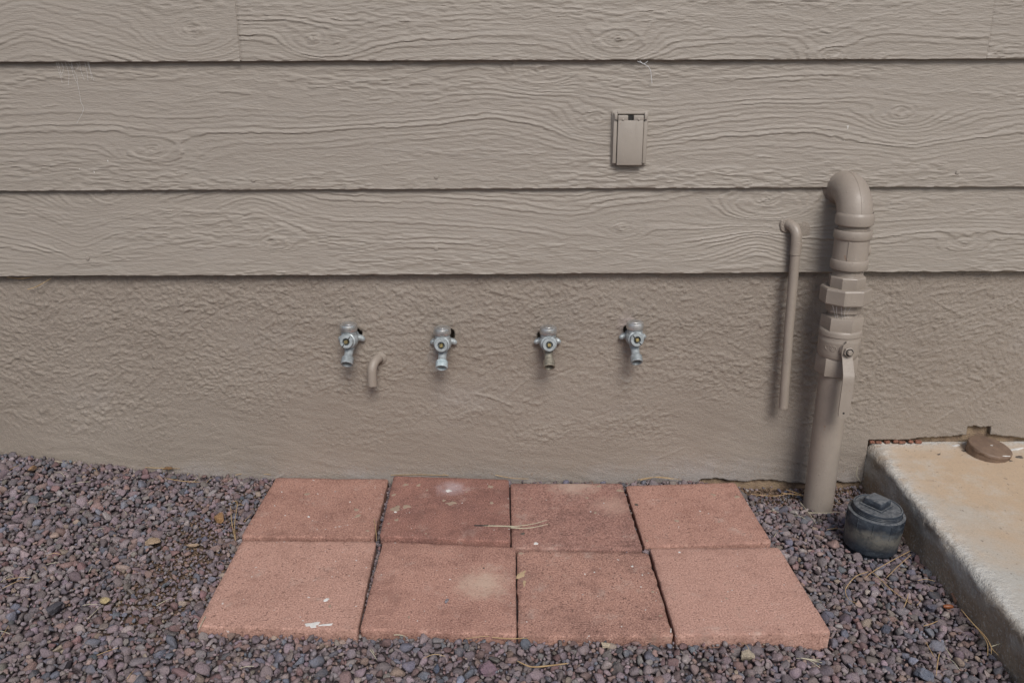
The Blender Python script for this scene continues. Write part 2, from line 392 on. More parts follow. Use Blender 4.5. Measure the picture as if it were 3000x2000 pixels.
def wood_relief(X, Z, w, bold, coarse, seed):
    j = .0085*fbx(X*6, Z*26, seed+60, 3) + .0034*fbx(X*60, Z*130, seed+61, 3)
    w = w + j
    def saw(w, period, edge, sd):
        t = w/period; i = np.floor(t); f = t-i
        a = _T[(i.astype(int)*7+sd) % 256, (i.astype(int)*3+sd*5) % 256]
        return np.minimum(f/edge, (1-f)/(1-edge)), a
    p1, a1 = saw(w, .0112, .17, seed)
    gap = .55+.45*sstep(-.16, .06, fbx(X*5, Z*55, seed+70, 3))
    h = .0029*p1*(.18+.95*a1)*bold*gap
    inv = 1.04-bold
    p2, a2 = saw(w + .008*fbx(X*9, Z*22, seed+62, 2) + .0035*fbx(X*70, Z*60, seed+67, 2), .0052, .36, seed+9)
    brk = sstep(-.12, .10, fbx(X*17, Z*85, seed+63, 2))
    h = h + .0016*p2*(.2+.8*a2)*brk*(.25+.75*inv)
    fib = sstep(-.10, .22, fbx(X*44, Z*235, seed+64, 2))
    fm = .25+.75*sstep(-.10, .10, fbx(X*2.6, Z*20, seed+65, 3))
    h = h + .0016*fib*fm*(.30+.70*inv)
    h = h + .0030*coarse*(sstep(-.15, .25, fbm(X*85, Z*120, seed+66, 3))-.4)
    return h
def board(x0, x1, zb, zt, knots=(), seed=1, fine=True, name='siding_board', joint=(False, False), band=(.5, .2, .3), arches=()):
    zs = np.concatenate([[zb-.0, zb+.0014], np.arange(zb+.0035, min(zt, 1.225), .0019) if fine else np.arange(zb+.0035, zt, .03), np.linspace(1.23, zt, 5) if fine and zt > 1.24 else [zt]])
    xs = graded(x0, x1, -1.42, 1.45, .0036) if fine else np.linspace(x0, x1, 90)
    nx = len(xs); X, Z = np.meshgrid(xs, zs)
    t = (Z-zb)/(zt-zb); Y = -.023 + .014*t
    Y[0] += .0022
    Z = Z.copy(); Z[:2] += .0016*fbm(X[:2]*30, X[:2]*0, seed, 3)
    Z += .0012*fbm(X*.9, X*0+seed, seed+5, 2)
    Y = Y + .0016*fbm(X*2, Z*4, seed+8, 2)
    g, c = grain_field(X, Z, knots, seed, arches)
    if fine:
        h = wood_relief(X, Z, g, bold_field(X, Z, zb, seed, band, knots), c, seed)
        h[0] *= .3; Y = Y - h + .0008
    if joint[0]: Y[:, 0] += .0016
    if joint[1]: Y[:, -1] += .0016
    V = np.stack([X, Y, Z], -1).reshape(-1, 3); F = grid_faces(len(zs), nx)
    n0 = len(V)
    back = np.stack([xs, np.full(nx, -.0085), np.full(nx, zb)+.0005], -1)
    i = np.arange(nx-1)
    F = np.concatenate([F, np.stack([n0+i, n0+i+1, i+1, i], -1)])
    V = np.concatenate([V, back])
    E = []
    for ci, bx in ((0, x0), (nx-1, x1)):
        nb = len(V); V = np.concatenate([V, np.stack([np.full(len(zs), bx), np.full(len(zs), -.0005), zs], -1)])
        for k in range(len(zs)-1):
            q = [k*nx+ci, (k+1)*nx+ci, nb+k+1, nb+k]; E.append(q if ci else q[::-1])
    F = np.concatenate([F, np.array(E)])
    return link(name, mesh_np(name, V, F), SIDING, wall, smooth=60)
ZL, ZM, ZT = .5595, .7638, 1.0484
bl = board(XL, XR, ZL, ZM+.03, KNOTS['low'], 21, band=(.4, .25, .3), arches=((-.60, -.055, .11), (-1.02, .05, .09), (.60, -.05, .10), (.15, .03, .16)))
bm_ = board(XL, XR, ZM, ZT+.03, KNOTS['mid'], 33, band=(.42, .60, .20), arches=((-.05, -.026, .20), (.30, .026, .14), (.95, .03, .12), (-.75, .02, .15)))
JX1, JX2 = -.591, 1.0777
bt1 = board(XL, JX1-.0008, ZT, ZT+.315, KNOTS['top'][:1], 41, joint=(False, True), band=(.15, .45, .3), arches=((-.72, .03, .12), (-1.05, -.03, .1)))
bt2 = board(JX1+.0008, JX2-.0008, ZT, ZT+.315, KNOTS['top'][1:], 52, joint=(True, True), band=(.12, .45, .18), arches=((-.36, .03, .1), (.25, .03, .1), (.72, .04, .07)))
bt3 = board(JX2+.0008, XR, ZT, ZT+.315, (), 63, joint=(True, False))
z = ZT+.285
for k in range(4):
    board(XL, XR, z, z+.315, (), 70+k, fine=False); z += .285
for (jx, tilt) in ((JX1, 0), (JX2, -.003)):     # caulk bead proud of the butt joints of the top course
    pts = []
    for q in np.linspace(ZT+.002, ZT+.30, 40):
        t = (q-ZT)/.315; pts.append((jx + .0010*float(vn(q*60, jx)), -.0214+.014*t, q))
    tag(obj('caulk_joint', tube(pts, [.0012+.0008*float(vn(i*.7, 3)) for i in range(40)], 6), SIDING, wall), None)
# stucco skin with a ragged lower edge
HOLES = [(-.386, .395), (-.155, .386), (.1005, .386), (.3155, .397)]
def zlow(x):
    x = np.asarray(x, float); z = np.full(x.shape, -.14)
    rag = .010*fbm(x*14, x*0, 4, 4, .6)
    a = -.013 + rag - .012*sstep(.68, .80, x) + .008*sstep(.82, .86, x)
    s = .101 + .010*fbm(x*9, x*0, 6, 4, .6) + .014*sstep(1.02, 1.2, x)
    s = s + np.where((x > 1.205) & (x < 1.268), .026 + .006*fbm(x*60, x*0, 8, 2), 0) - .012*sstep(1.27, 1.36, x)
    z = np.where(x > .52, a, z); z = np.where((x > .46) & (x <= .52), -.14 + (a+.14)*sstep(.46, .52, x), z)
    return np.where(x > .949, s, z)
xs = graded(XL, XR, -1.42, 1.48, .0026)
xs = np.sort(np.concatenate([xs, [.9488, .9494, 1.2046, 1.2054, 1.2676, 1.2684]])); xs = xs[np.concatenate([[True], np.diff(xs) > .0004])]; zg = np.arange(-.06, .5735, .0026); nz = len(zg)
zb = np.maximum(zlow(xs), -.06)
X, Z = np.meshgrid(xs, zg); low = Z < zb[None, :] - 1e-9; Z = np.maximum(Z, zb[None, :])
upm = sstep(.06, .27, Z + .26*fbm(X*2.6, Z*5, 11, 5, .6))
wx = X + .020*fbm(X*7, Z*7, 24, 2); wz = Z + .016*fbm(X*8, Z*8, 25, 2) + .16*X*fbm(X*2, Z*2, 26, 2)
Y = -.0026*fbm(X*5, Z*5, 12, 3)
lump = sstep(-.04, .20, fbm(wx*150, wz*205, 13, 2, .55))*(.5+.9*np.maximum(0, .5+fbm(wx*50, wz*60, 30, 2)))
patch = .45+.55*sstep(-.15, .15, fbm(X*9, Z*13, 16, 3))
Y -= .0016*(.08+.92*upm)*patch*lump
big = sstep(.18, .34, fbm(wx*60, wz*105, 29, 2)); Y -= .0016*upm*big
grit = sstep(.05, .22, fbm(wx*205, wz*250, 27, 1)); Y -= .0012*(.35+.65*upm)*grit
Y -= .0009*fbx(wx*12, (wz+.22*wx)*85, 14, 3)
gr = np.random.default_rng(12)
for k in range(60):                                   # trowel drags and gouges
    cx, cz = gr.uniform(-1.35, 1.4), gr.uniform(.0, .52)**1.0; L_ = gr.uniform(.012, .07); an = gr.normal(.15, .45)
    m_ = np.abs(X[0]-cx) < L_+.02; xx = X[:, m_]-cx; zz = Z[:, m_]-cz
    a_ = xx*math.cos(an)+zz*math.sin(an); b_ = -xx*math.sin(an)+zz*math.cos(an) + 2.0*a_*a_*gr.uniform(-1, 1)
    Y[:, m_] += gr.uniform(-.0022, .0016)*np.exp(-(b_/.0026)**2)*sstep(L_, L_*.6, np.abs(a_))
for (hx, hz) in HOLES:
    d = np.hypot((X-hx)/.0215, (Z-hz-.006)/.022) + .45*fbm(X*45, Z*45, 15, 2)
    Y += .045*sstep(1.04, .84, d)
Y = np.where(low, Y+.003, Y)
V = np.stack([X, Y, Z], -1).reshape(-1, 3); F = grid_faces(nz, len(xs)); F = F[~low.ravel()[F].all(1)]
F = F[~((low.ravel()[F[:, 2]]) & (low.ravel()[F[:, 3]]))]
n0 = len(V); first = np.argmax(~low, 0); first = np.maximum(first-1, 0); idx = first*len(xs) + np.arange(len(xs))
V = np.concatenate([V, np.stack([xs, np.full(len(xs), .03), zb+.002], -1)]); i = np.arange(len(xs)-1)
F = np.concatenate([F, np.stack([n0+i, n0+i+1, idx[i+1], idx[i]], -1)])
st = link('stucco_base', mesh_np('stucco_base', V, F), STUCCO, wall, smooth=180)
# footing behind the broken edge
fx = np.arange(.3, 1.9, .01); fz = np.linspace(-.2, .16, 40); X, Z = np.meshgrid(fx, fz)
Y = .010 + .006*fbm(X*18, Z*18, 17, 4) + .006*sstep(-.03, .0, Z)
V = np.stack([X, Y, Z], -1).reshape(-1, 3)
link('footing', mesh_np('footing', V, grid_faces(40, len(fx))), FOOT, wall, smooth=180)
for k in range(7):                                   # crumbled brick showing between stucco and slab
    x = .962 + k*.020 + random.uniform(-.004, .004)
    g = box((x, .004+random.uniform(-.002, .002), .0965+random.uniform(-.002, .001)), (random.uniform(.012, .02), .012, random.uniform(.006, .009)), .002, 1, random.uniform(-.3, .3))
    obj('brick_crumb', g, BRICKY, wall)
sheath = box((0, .11, 1.35), (XR-XL, .10, 2.3), 0); obj('wall_core', sheath, FOOT, wall, smooth=None)

# ------------------------------------------------------------------ concrete slab at the right
def slab_top(x, y): return .0905 + .056*np.asarray(y) + .0015*fbm(np.asarray(x)*6, np.asarray(y)*6, 19, 3)
def build_slab():
    root = thing('concrete_slab', (.95, -.4, -.12), 'raised weathered concrete slab with orange staining and rough pale edge beside wall', 'slab')
    ys = np.concatenate([np.arange(.012, -1.0, -.008), np.arange(-1.0, -2.4, -.06)])
    xtop = np.concatenate([np.arange(.030, .62, .010), np.linspace(.65, 2.0, 14)])
    V = []; edge = []; side = []
    for y in ys:
        x0 = .951 + .020*y + .006*float(fbm(y*7, 1, 20, 4)); t = float(slab_top(x0, y)) if y > -1 else float(slab_top(x0, -1)) ; t = max(t, .02)
        ch = .012 + .009*max(0, float(fbm(y*11, 5, 21, 3)))*2
        if y > -.16: ch += .016*float(sstep(-.16, -.02, y))
        row = []
        for zz in np.linspace(-.12, t-ch-.002, 12): row.append((x0 - .004*float(fbm(y*30, zz*30, 22, 3)) - .003*float(sstep(.0, -.05, zz)), zz, 0, 1))
        for a in (.0, .3, .6, .85, 1.0):
            ang = a*math.pi/2; j = .004*float(fbm(y*60, a*3, 23, 3))
            row.append((x0 + ch*(1-math.cos(ang)) + j, t - ch*(1-math.sin(ang)) + j, 1, 1-a))
        for q in xtop:
            row.append((x0 + ch + q, float(slab_top(x0+q, max(y, -1))) if q < 2 else t, math.exp(-q/.026), 0))
        for (a, b, e, s) in row: V.append((a, y, b)); edge.append(e); side.append(s)
    nc = len(row); V = np.array(V); F = grid_faces(len(ys), nc)[:, ::-1]
    yv = V[:, 1]; edge = np.maximum(np.array(edge), .9*np.exp((yv)/.022)*(np.array(side) < .5))
    V = V - np.array([.95, -.4, -.12])
    me = mesh_np('slab_body', V, F)
    for nm, arr in (('edge', edge), ('side', np.array(side))):
        a = me.attributes.new(nm, 'FLOAT', 'POINT'); a.data.foreach_set('value', arr.astype(np.float32))
    link('slab_body', me, CONC, root, smooth=180)
    return root
slab = build_slab()

# ------------------------------------------------------------------ pavers
PAV = [([(-.6153, -.0035), (-.3144, -.0154), (-.3098, -.3008), (-.619, -.2938)], .006),
       ([(-.3025, -.0045), (.0028, -.0292), (.0057, -.3275), (-.2971, -.3016)], .010),
       ([(.0064, -.0285), (.2998, -.0323), (.3051, -.3465), (.0075, -.3345)], -.002),
       ([(.308, -.0432), (.599, -.0287), (.6066, -.3188), (.3106, -.3336)], -.003),
       ([(-.6136, -.3046), (-.3027, -.3114), (-.2917, -.6272), (-.6093, -.611)], .003),
       ([(-.2889, -.3067), (.0168, -.3355), (.0153, -.6399), (-.2891, -.6213)], .0),
       ([(.0194, -.3409), (.3157, -.3547), (.3174, -.6422), (.0175, -.6388)], -.004),
       ([(.3209, -.3424), (.6141, -.342), (.6214, -.6404), (.3204, -.6453)], .0)]
DK = (0.272, 0.141, 0.110)
PMAT = [m_paver('terracotta_a', (0.404, 0.225, 0.173), DK, .45),
        m_paver('terracotta_b', (0.325, 0.164, 0.127), (0.216, 0.109, 0.090), .72, [(-.145, -.075, .050, (.54, .45, .46), .55)]),
        m_paver('terracotta_c', (0.357, 0.194, 0.154), (0.216, 0.118, 0.098), .62, [(.17, -.035, .09, (.50, .37, .30), .8), (.26, -.15, .07, (.50, .34, .27), .5)]),
        m_paver('terracotta_d', (0.433, 0.243, 0.189), (0.311, 0.162, 0.124), .35),
        m_paver('terracotta_e', (0.470, 0.276, 0.218), (0.339, 0.188, 0.145), .2),
        m_paver('terracotta_f', (0.433, 0.243, 0.189), (0.282, 0.148, 0.116), .55, [(-.055, -.475, .078, (.56, .42, .33), .75)]),
        m_paver('terracotta_g', (0.414, 0.232, 0.179), (0.226, 0.123, 0.099), .42),
        m_paver('terracotta_h', (0.479, 0.282, 0.224), (0.376, 0.208, 0.162), .12)]
PLAB = ['square terracotta paver at the far left corner, back row against the wall',
        'darkest raised terracotta paver in the back row, spattered with tan paint spots',
        'dark mottled terracotta paver in the back row crossed by pine needle tips',
        'square terracotta paver in the back row nearest the tall tan pipe',
        'pale pink terracotta paver at the front left corner with a white splash on its edge',
        'terracotta paver in the front row with a pale round smudge and a pebble chip',
        'terracotta paver in the front row with a dark back edge and yellowish crust',
        'clean pink terracotta paver at the front right corner beside the gravel strip']
def build_paver(corners, z, mat, seed):
    c = np.array(corners); ctr = c.mean(0); N = 44; per = []
    for k in range(4):
        a, b = c[k], c[(k+1) % 4]
        d = (b-a)/np.linalg.norm(b-a); nrm = np.array([d[1], -d[0]])*-1
        for i in range(N):
            t = i/N; rr = .006
            j = .0011*float(fbm(t*14+k*31, seed*3.3, seed, 3)) + (-.0022*max(0, float(vn(t*9+k*13, seed*5.1, seed))-.28)*6)
            p = a+(b-a)*t
            w = min(t, 1-t)*.30
            inset = rr*(1-math.sqrt(max(0, 1-(1-min(1, w/rr))**2)))*.5
            per.append(p - nrm*0 + (ctr-p)/np.linalg.norm(ctr-p)*(inset - j))
    per = np.array(per); M = len(per); inw = (ctr-per)/np.linalg.norm(ctr-per, axis=1)[:, None]
    V, rim = [], []
    nz_ = np.array([float(fbm(i*.33, seed, seed+3, 3)) for i in range(M)])
    for (ins, dz, rm) in ((.002, -.055, .6), (.0004, -.012, .6), (0, -.0042, .8), (.0008, -.0014, 1), (.0026, -.0003, .8), (.012, 0, .3), (.045, .0002, 0)):
        for i in range(M):
            q = per[i] + inw[i]*(ins + (.0014*nz_[i] if 0 < ins < .01 else 0)); V.append((q[0], q[1], z+dz + (.0009*nz_[i] if dz > -.01 and ins < .01 else 0))); rim.append(rm)
    F = []
    for r in range(6):
        for i in range(M):
            j = (i+1) % M; F.append((r*M+i, (r+1)*M+i, (r+1)*M+j, r*M+j))
    V.append((ctr[0], ctr[1], z+.0002)); rim.append(0)
    F += [(6*M+i, len(V)-1, 6*M+(i+1) % M) for i in range(M)]
    F.append(tuple(range(M)))
    org = Vector((ctr[0], ctr[1], z))
    o = obj('paver', (V, F), mat, None, 50, origin=org)
    a = o.data.attributes.new('rim', 'FLOAT', 'POINT'); a.data.foreach_set('value', np.array(rim, np.float32))
    return o
pavers = []
for k, (cs, z) in enumerate(PAV):
    o = build_paver(cs, z, PMAT[k], k+1); tag(o, PLAB[k], 'paver', 'terracotta pavers set in two rows by the wall'); pavers.append(o)
def blob(x, y, z, rx, ry, h=.0008, seed=0, rot=0.0, up=(0, 0, 1), jag=.35, n=18):
    """thin irregular splash with a domed top lying on a surface through (x,y,z)"""
    u, v, w = basis(up); o = Vector((x, y, z)); V, F = [], []
    if abs(w.z) > .9: u, v = Vector((1, 0, 0)), Vector((0, 1, 0))
    rr = [1 + jag*2*float(fbm(math.cos(2*math.pi*i/n)*1.4+9, math.sin(2*math.pi*i/n)*1.4+9, seed, 3)) for i in range(n)]
    for s_, hh in ((1, 0), (.86, h*.8), (.4, h)):
        for i in range(n):
            a = 2*math.pi*i/n; px, py = rx*s_*rr[i]*math.cos(a), ry*s_*rr[i]*math.sin(a)
            V.append(o + u*(px*math.cos(rot)-py*math.sin(rot)) + v*(px*math.sin(rot)+py*math.cos(rot)) + w*hh)
    for r in range(2):
        for i in range(n): F.append((r*n+i, r*n+(i+1) % n, (r+1)*n+(i+1) % n, (r+1)*n+i))
    F.append(tuple(2*n+i for i in range(n))); F.append(tuple(range(n))[::-1]); return V, F
CRUST = m_plain('ochre_crust', (.50, .37, .22), .8, 0, (.42, .30, .19), 80, .001)
SPOTS = [(0, -0.5121, -0.0955, 0.0059, 0.0053, 'SPLAT'), (0, -0.3736, -0.1749, 0.0065, 0.007, 'SPLAT'), (0, -0.3635, -0.2047, 0.0071, 0.0068, 'SPLAT'), (0, -0.4812, -0.2067, 0.0028, 0.0034, 'LIME'), (0, -0.3947, -0.1369, 0.0022, 0.0029, 'LIME'), (0, -0.3305, -0.2723, 0.0041, 0.0032, 'SPLAT'), (1, -0.2655, -0.0562, 0.0068, 0.007, 'SPLAT'), (1, -0.2313, -0.0597, 0.006, 0.007, 'SPLAT'), (1, -0.288, -0.1087, 0.0066, 0.0067, 'SPLAT'), (1, -0.2743, -0.1782, 0.0099, 0.0112, 'SPLAT'), (1, -0.249, -0.1673, 0.0093, 0.0099, 'SPLAT'), (1, -0.2659, -0.2309, 0.0055, 0.004, 'SPLAT'), (1, -0.2826, -0.2485, 0.0035, 0.0039, 'SPLAT'), (1, -0.2063, -0.0871, 0.003, 0.0038, 'SPLAT'), (1, -0.1504, -0.0901, 0.0063, 0.0075, 'LIME'), (1, -0.142, -0.153, 0.0108, 0.0093, 'SPLAT'), (1, -0.158, -0.1398, 0.0043, 0.0051, 'SPLAT'), (1, -0.274, -0.1949, 0.0028, 0.0028, 'LIME'), (1, -0.0452, -0.0684, 0.0067, 0.0069, 'SPLAT'), (1, -0.0401, -0.1521, 0.0043, 0.005, 'SPLAT'), (1, -0.1057, -0.0967, 0.0026, 0.003, 'SPLAT'), (1, -0.1908, -0.2932, 0.0027, 0.0037, 'SPLAT'), (2, 0.2009, -0.1104, 0.0044, 0.0052, 'SPLAT'), (2, 0.0572, -0.1123, 0.0037, 0.0037, 'SPLAT'), (2, 0.2135, -0.1838, 0.0043, 0.0055, 'SPLAT'), (2, 0.2882, -0.0714, 0.0105, 0.0061, 'SPLAT'), (2, 0.239, -0.0482, 0.0083, 0.0063, 'SPLAT'), (2, 0.0646, -0.3183, 0.005, 0.0048, 'LIME'), (2, 0.2403, -0.1366, 0.0014, 0.0021, 'LIME'), (2, 0.0337, -0.2776, 0.0051, 0.0038, 'TAR'), (3, 0.5254, -0.0955, 0.0051, 0.006, 'SPLAT'), (3, 0.582, -0.106, 0.0059, 0.0067, 'SPLAT'), (3, 0.4068, -0.2206, 0.007, 0.0054, 'SPLAT'), (3, 0.5072, -0.2285, 0.0028, 0.0034, 'SPLAT'), (3, 0.3213, -0.3082, 0.0034, 0.003, 'SPLAT'), (3, 0.3227, -0.1452, 0.0055, 0.0036, 'TAR'), (4, -0.3713, -0.5298, 0.0054, 0.0063, 'LIME'), (4, -0.3607, -0.5524, 0.0041, 0.0047, 'SPLAT'), (4, -0.3858, -0.6095, 0.0153, 0.0075, 'LIME'), (4, -0.3568, -0.6103, 0.0136, 0.0026, 'LIME'), (5, -0.1972, -0.5849, 0.0023, 0.0031, 'SPLAT'), (5, -0.0533, -0.4186, 0.0016, 0.0021, 'TAR'), (6, 0.0294, -0.4363, 0.0063, 0.017, 'CRUST'), (6, 0.034, -0.468, 0.0028, 0.0113, 'CRUST'), (6, 0.029, -0.3552, 0.0052, 0.0047, 'SPLAT'), (6, 0.2713, -0.4092, 0.0032, 0.0028, 'LIME'), (6, 0.1864, -0.4301, 0.0016, 0.0016, 'LIME'), (6, 0.1653, -0.4369, 0.0019, 0.0026, 'LIME'), (6, 0.2884, -0.4421, 0.0015, 0.0021, 'LIME'), (6, 0.3016, -0.5017, 0.0033, 0.003, 'SPLAT'), (6, 0.3034, -0.5806, 0.0029, 0.0028, 'SPLAT'), (6, 0.3144, -0.6275, 0.0011, 0.0077, 'LIME'), (7, 0.4467, -0.5311, 0.0027, 0.0029, 'SPLAT'), (7, 0.3841, -0.3616, 0.0026, 0.0017, 'LIME')]
for k, (t, x, y, a, b, mt) in enumerate(SPOTS):
    nm, mm = {'SPLAT': ('paint_spot', SPLAT), 'LIME': ('white_splash', LIME), 'TAR': ('debris_speck', TAR), 'CRUST': ('crust_patch', CRUST)}[mt]
    obj(nm, blob(x, y, PAV[t][1]+.0001, max(a, .0012), max(b, .0012), .0022 if mt == 'TAR' else .0007, 200+k, 0.3*math.sin(k*7), (0, 0, 1), .55, 16), mm, pavers[t])

# ------------------------------------------------------------------ gravel
PALETTE = np.array([(.176, .136, .148), (.156, .124, .136), (.202, .160, .170), (.136, .114, .126), (.224, .180, .186), (.172, .142, .142),
                    (.092, .098, .125), (.118, .126, .160), (.066, .068, .082), (.182, .108, .102), (.220, .140, .122), (.155, .094, .088),
                    (.265, .200, .160), (.250, .215, .220), (.165, .140, .125), (.140, .152, .190)])
PW = np.array([13, 12, 12, 9, 9, 9, 5, 4, 3, 7, 6, 5, 3, 4, 4, 2.5]); PW = PW/PW.sum()
def ico(sub):
    bm = bmesh.new(); bmesh.ops.create_icosphere(bm, subdivisions=sub, radius=1)
    V = np.array([v.co[:] for v in bm.verts]); F = np.array([[v.index for v in f.verts] for f in bm.faces]); bm.free(); return V, F
ICO2 = ico(2); ICO3 = ico(3)
def rock(seed, base=ICO2, cuts=8):
    r = np.random.default_rng(seed); V = base[0].copy()
    V = V*(1 + .16*r.standard_normal(3)[None, :]*V)
    for _ in range(cuts):
        n = r.standard_normal(3); n /= np.linalg.norm(n); d = r.uniform(.34, .74); s = V@n
        V = V - np.maximum(s-d, 0)[:, None]*n[None, :]*.95
    f = np.sin(V@(r.standard_normal((3, 4))*2.6) + r.random(4)*6).sum(1)*.035
    V = V*(1+f[:, None] + .055*r.standard_normal((len(V), 1)))
    return V/np.abs(V).max()
ROCKS = np.stack([rock(100+k) for k in range(40)])
quads = [np.array(c) for c, _ in PAV]
def in_quad(x, y, q, grow):
    ok = True
    for k in range(4):
        a, b = q[k], q[(k+1) % 4]; e = b-a; L = math.hypot(*e)
        if (e[0]*(y-a[1]) - e[1]*(x-a[0]))/L > grow: return False
    return True
CIRC = [(.795, -.10, .037), (.846, -.29, .056)]
def slab_x(y): return .948 + .016*y
def allowed(x, y, r):
    if y > -.003 - r*.4 or x > slab_x(y) - r*.55: return False
    if x < -1.36-.589*y-.13: return False
    for (cx, cy, cr) in CIRC:
        if math.hypot(x-cx, y-cy) < cr + r*.7: return False
    for q in quads:
        if in_quad(x, y, q, r*.72): return False
    return True
def dirtiness(x, y):
    d = math.exp(-((x+.70)/.10)**2 - ((y+.26)/.17)**2)*1.0 + .75*math.exp(-((x+.74)/.10)**2 - ((y+.50)/.12)**2)
    if x > .58: d += 1.25*float(sstep(-.13, -.06, y))
    return d*(.75+.9*float(vn(x*30, y*30, 31)))
cell = .024; gridd = {}; ST = []
def put(x, y, r, sep):
    if not allowed(x, y, r): return False
    i, j = int(math.floor(x/cell)), int(math.floor(y/cell))
    for a in (i-1, i, i+1):
        for b in (j-1, j, j+1):
            for (qx, qy, qr) in gridd.get((a, b), ()):
                if (qx-x)**2+(qy-y)**2 < (sep*(qr+r))**2: return False
    gridd.setdefault((i, j), []).append((x, y, r)); return True
FEATURE = [
    ('large tan quartz stone in the gravel left of the pavers', -0.8136, -0.3096, 0.012, 0.021, (0.34, 0.25, 0.17)),
    ('rusty orange stone on bare soil beside the back left paver', -0.6988, -0.2035, 0.0, 0.0165, (0.27, 0.155, 0.075)),
    ('ochre stone near the wall in the far left gravel', -1.2099, -0.0741, 0.05, 0.014, (0.25, 0.155, 0.09)),
    ('small tan round stone left of the pavers at the row joint', -0.7225, -0.3158, 0.0, 0.011, (0.32, 0.235, 0.165)),
    ('yellowish pointed stone in the lower left gravel', -0.8268, -0.5247, -0.006, 0.0125, (0.36, 0.29, 0.16)),
    ('long dark slate stone in the lower left corner gravel', -0.9125, -0.5597, -0.004, 0.019, (0.07, 0.068, 0.078)),
    ('large mauve wedge stone in the front gravel below the second paver', -0.0440, -0.7254, -0.01, 0.021, (0.165, 0.112, 0.135)),
    ('dark blue block-shaped stone in the front gravel beside the large mauve stone', -0.1308, -0.7209, -0.01, 0.012, (0.065, 0.075, 0.105)),
    ('pale blue grey stone at the bottom frame edge under the second paver', -0.0875, -0.7497, -0.01, 0.012, (0.24, 0.26, 0.33)),
    ('pale tan flat stone in the front gravel below the right pavers', 0.4463, -0.6869, -0.016, 0.02, (0.36, 0.31, 0.235)),
    ('cream stone in the front gravel against the third front paver', 0.1827, -0.6563, -0.012, 0.0125, (0.4, 0.34, 0.25)),
    ('dark slate stone in the gravel between front right paver and slab', 0.7530, -0.5877, -0.018, 0.0145, (0.085, 0.09, 0.115)),
    ('cream pebble below the black cleanout among curled needles', 00.76452, -0.4721, -0.018, 0.0105, (0.38, 0.33, 0.29)),
    ('flat blue slate stone in the lower right gravel', 0.7718, -0.7149, -0.018, 0.0185, (0.115, 0.125, 0.155)),
    ('brown squarish stone near the slab beside the rust seed pod', 0.9406, -0.4956, -0.018, 0.0115, (0.2, 0.12, 0.085)),
    ('purple pentagon stone near the slab in the right gravel', 0.8760, -0.5285, -0.018, 0.015, (0.1, 0.098, 0.125)),
    ('pale grey round pebble near the foot of the thick pipe', 0.7210, -0.1389, -0.03, 0.0105, (0.34, 0.31, 0.285)),
    ('grey broken pebble chip lying on the second front paver', -0.1248, -0.5372, 0.004, 0.0072, (0.22, 0.21, 0.23)),
]
for (lab, x, y, z, r, colr) in FEATURE[:-1]:
    gridd.setdefault((int(math.floor(x/cell)), int(math.floor(y/cell))), []).append((x, y, r*.95))
tries = [(.0145, .0180, 700, .84), (.0110, .0145, 6500, .72), (.0082, .0110, 30000, .66), (.0060, .0082, 52000, .60), (.0042, .0060, 70000, .56), (.0030, .0042, 70000, .56)]
for (a, b, n, sep) in tries:
    PX_ = rng.uniform(-1.62, .96, n); PY_ = rng.uniform(-.90, 0, n); PR_ = rng.uniform(a, b, n); U_ = rng.random(n)
    for x, y, r, u_ in zip(PX_, PY_, PR_, U_):
        if r > .0065 and u_ < dirtiness(x, y)*1.5: continue
        if r <= .0065 and u_ < dirtiness(x, y)*.75: continue
        if put(x, y, r, sep): ST.append((x, y, r))
ST = np.array(ST); n = len(ST)
def rand_rot(n):
    q = rng.standard_normal((n, 4)); q /= np.linalg.norm(q, axis=1)[:, None]; w, x, y, z = q.T
    return np.stack([1-2*(y*y+z*z), 2*(x*y-z*w), 2*(x*z+y*w), 2*(x*y+z*w), 1-2*(x*x+z*z), 2*(y*z-x*w), 2*(x*z-y*w), 2*(y*z+x*w), 1-2*(x*x+y*y)], -1).reshape(n, 3, 3)
def stones_mesh(name, S, colr, zoff):
    n = len(S); k = rng.integers(0, len(ROCKS), n); V = ROCKS[k]
    sc = np.stack([rng.uniform(.95, 1.45, n), rng.uniform(.8, 1.1, n), rng.uniform(.62, .95, n)], -1)
    V = V*sc[:, None, :]
    V = np.einsum('nij,nvj->nvi', rand_rot(n), V)
    V[:, :, 2] *= .86
    V = V*(S[:, 2]*1.03)[:, None, None]
    V[:, :, 0] += S[:, 0][:, None]; V[:, :, 1] += S[:, 1][:, None]
    V[:, :, 2] += (gtop(S[:, 0], S[:, 1]) + zoff)[:, None]
    nv = V.shape[1]; F = (ICO2[1][None] + (np.arange(n)*nv)[:, None, None]).reshape(-1, 3)
    me = mesh_np(name, V.reshape(-1, 3), F)
    c = np.concatenate([np.repeat(colr, nv, 0), np.ones((n*nv, 1))], 1).astype(np.float32)
    a = me.attributes.new('stone_color', 'FLOAT_COLOR', 'POINT'); a.data.foreach_set('color', c.ravel())
    return me
def stone_cols(n):
    c = PALETTE[rng.choice(len(PALETTE), n, p=PW)]; return (c*.80 + np.array([.180, .156, .158])*.25)*rng.uniform(.70, 1.28, (n, 1))*(1+.03*rng.standard_normal((n, 3)))
zoff = -.004 + rng.uniform(-.004, .005, n) - ST[:, 2]*.12
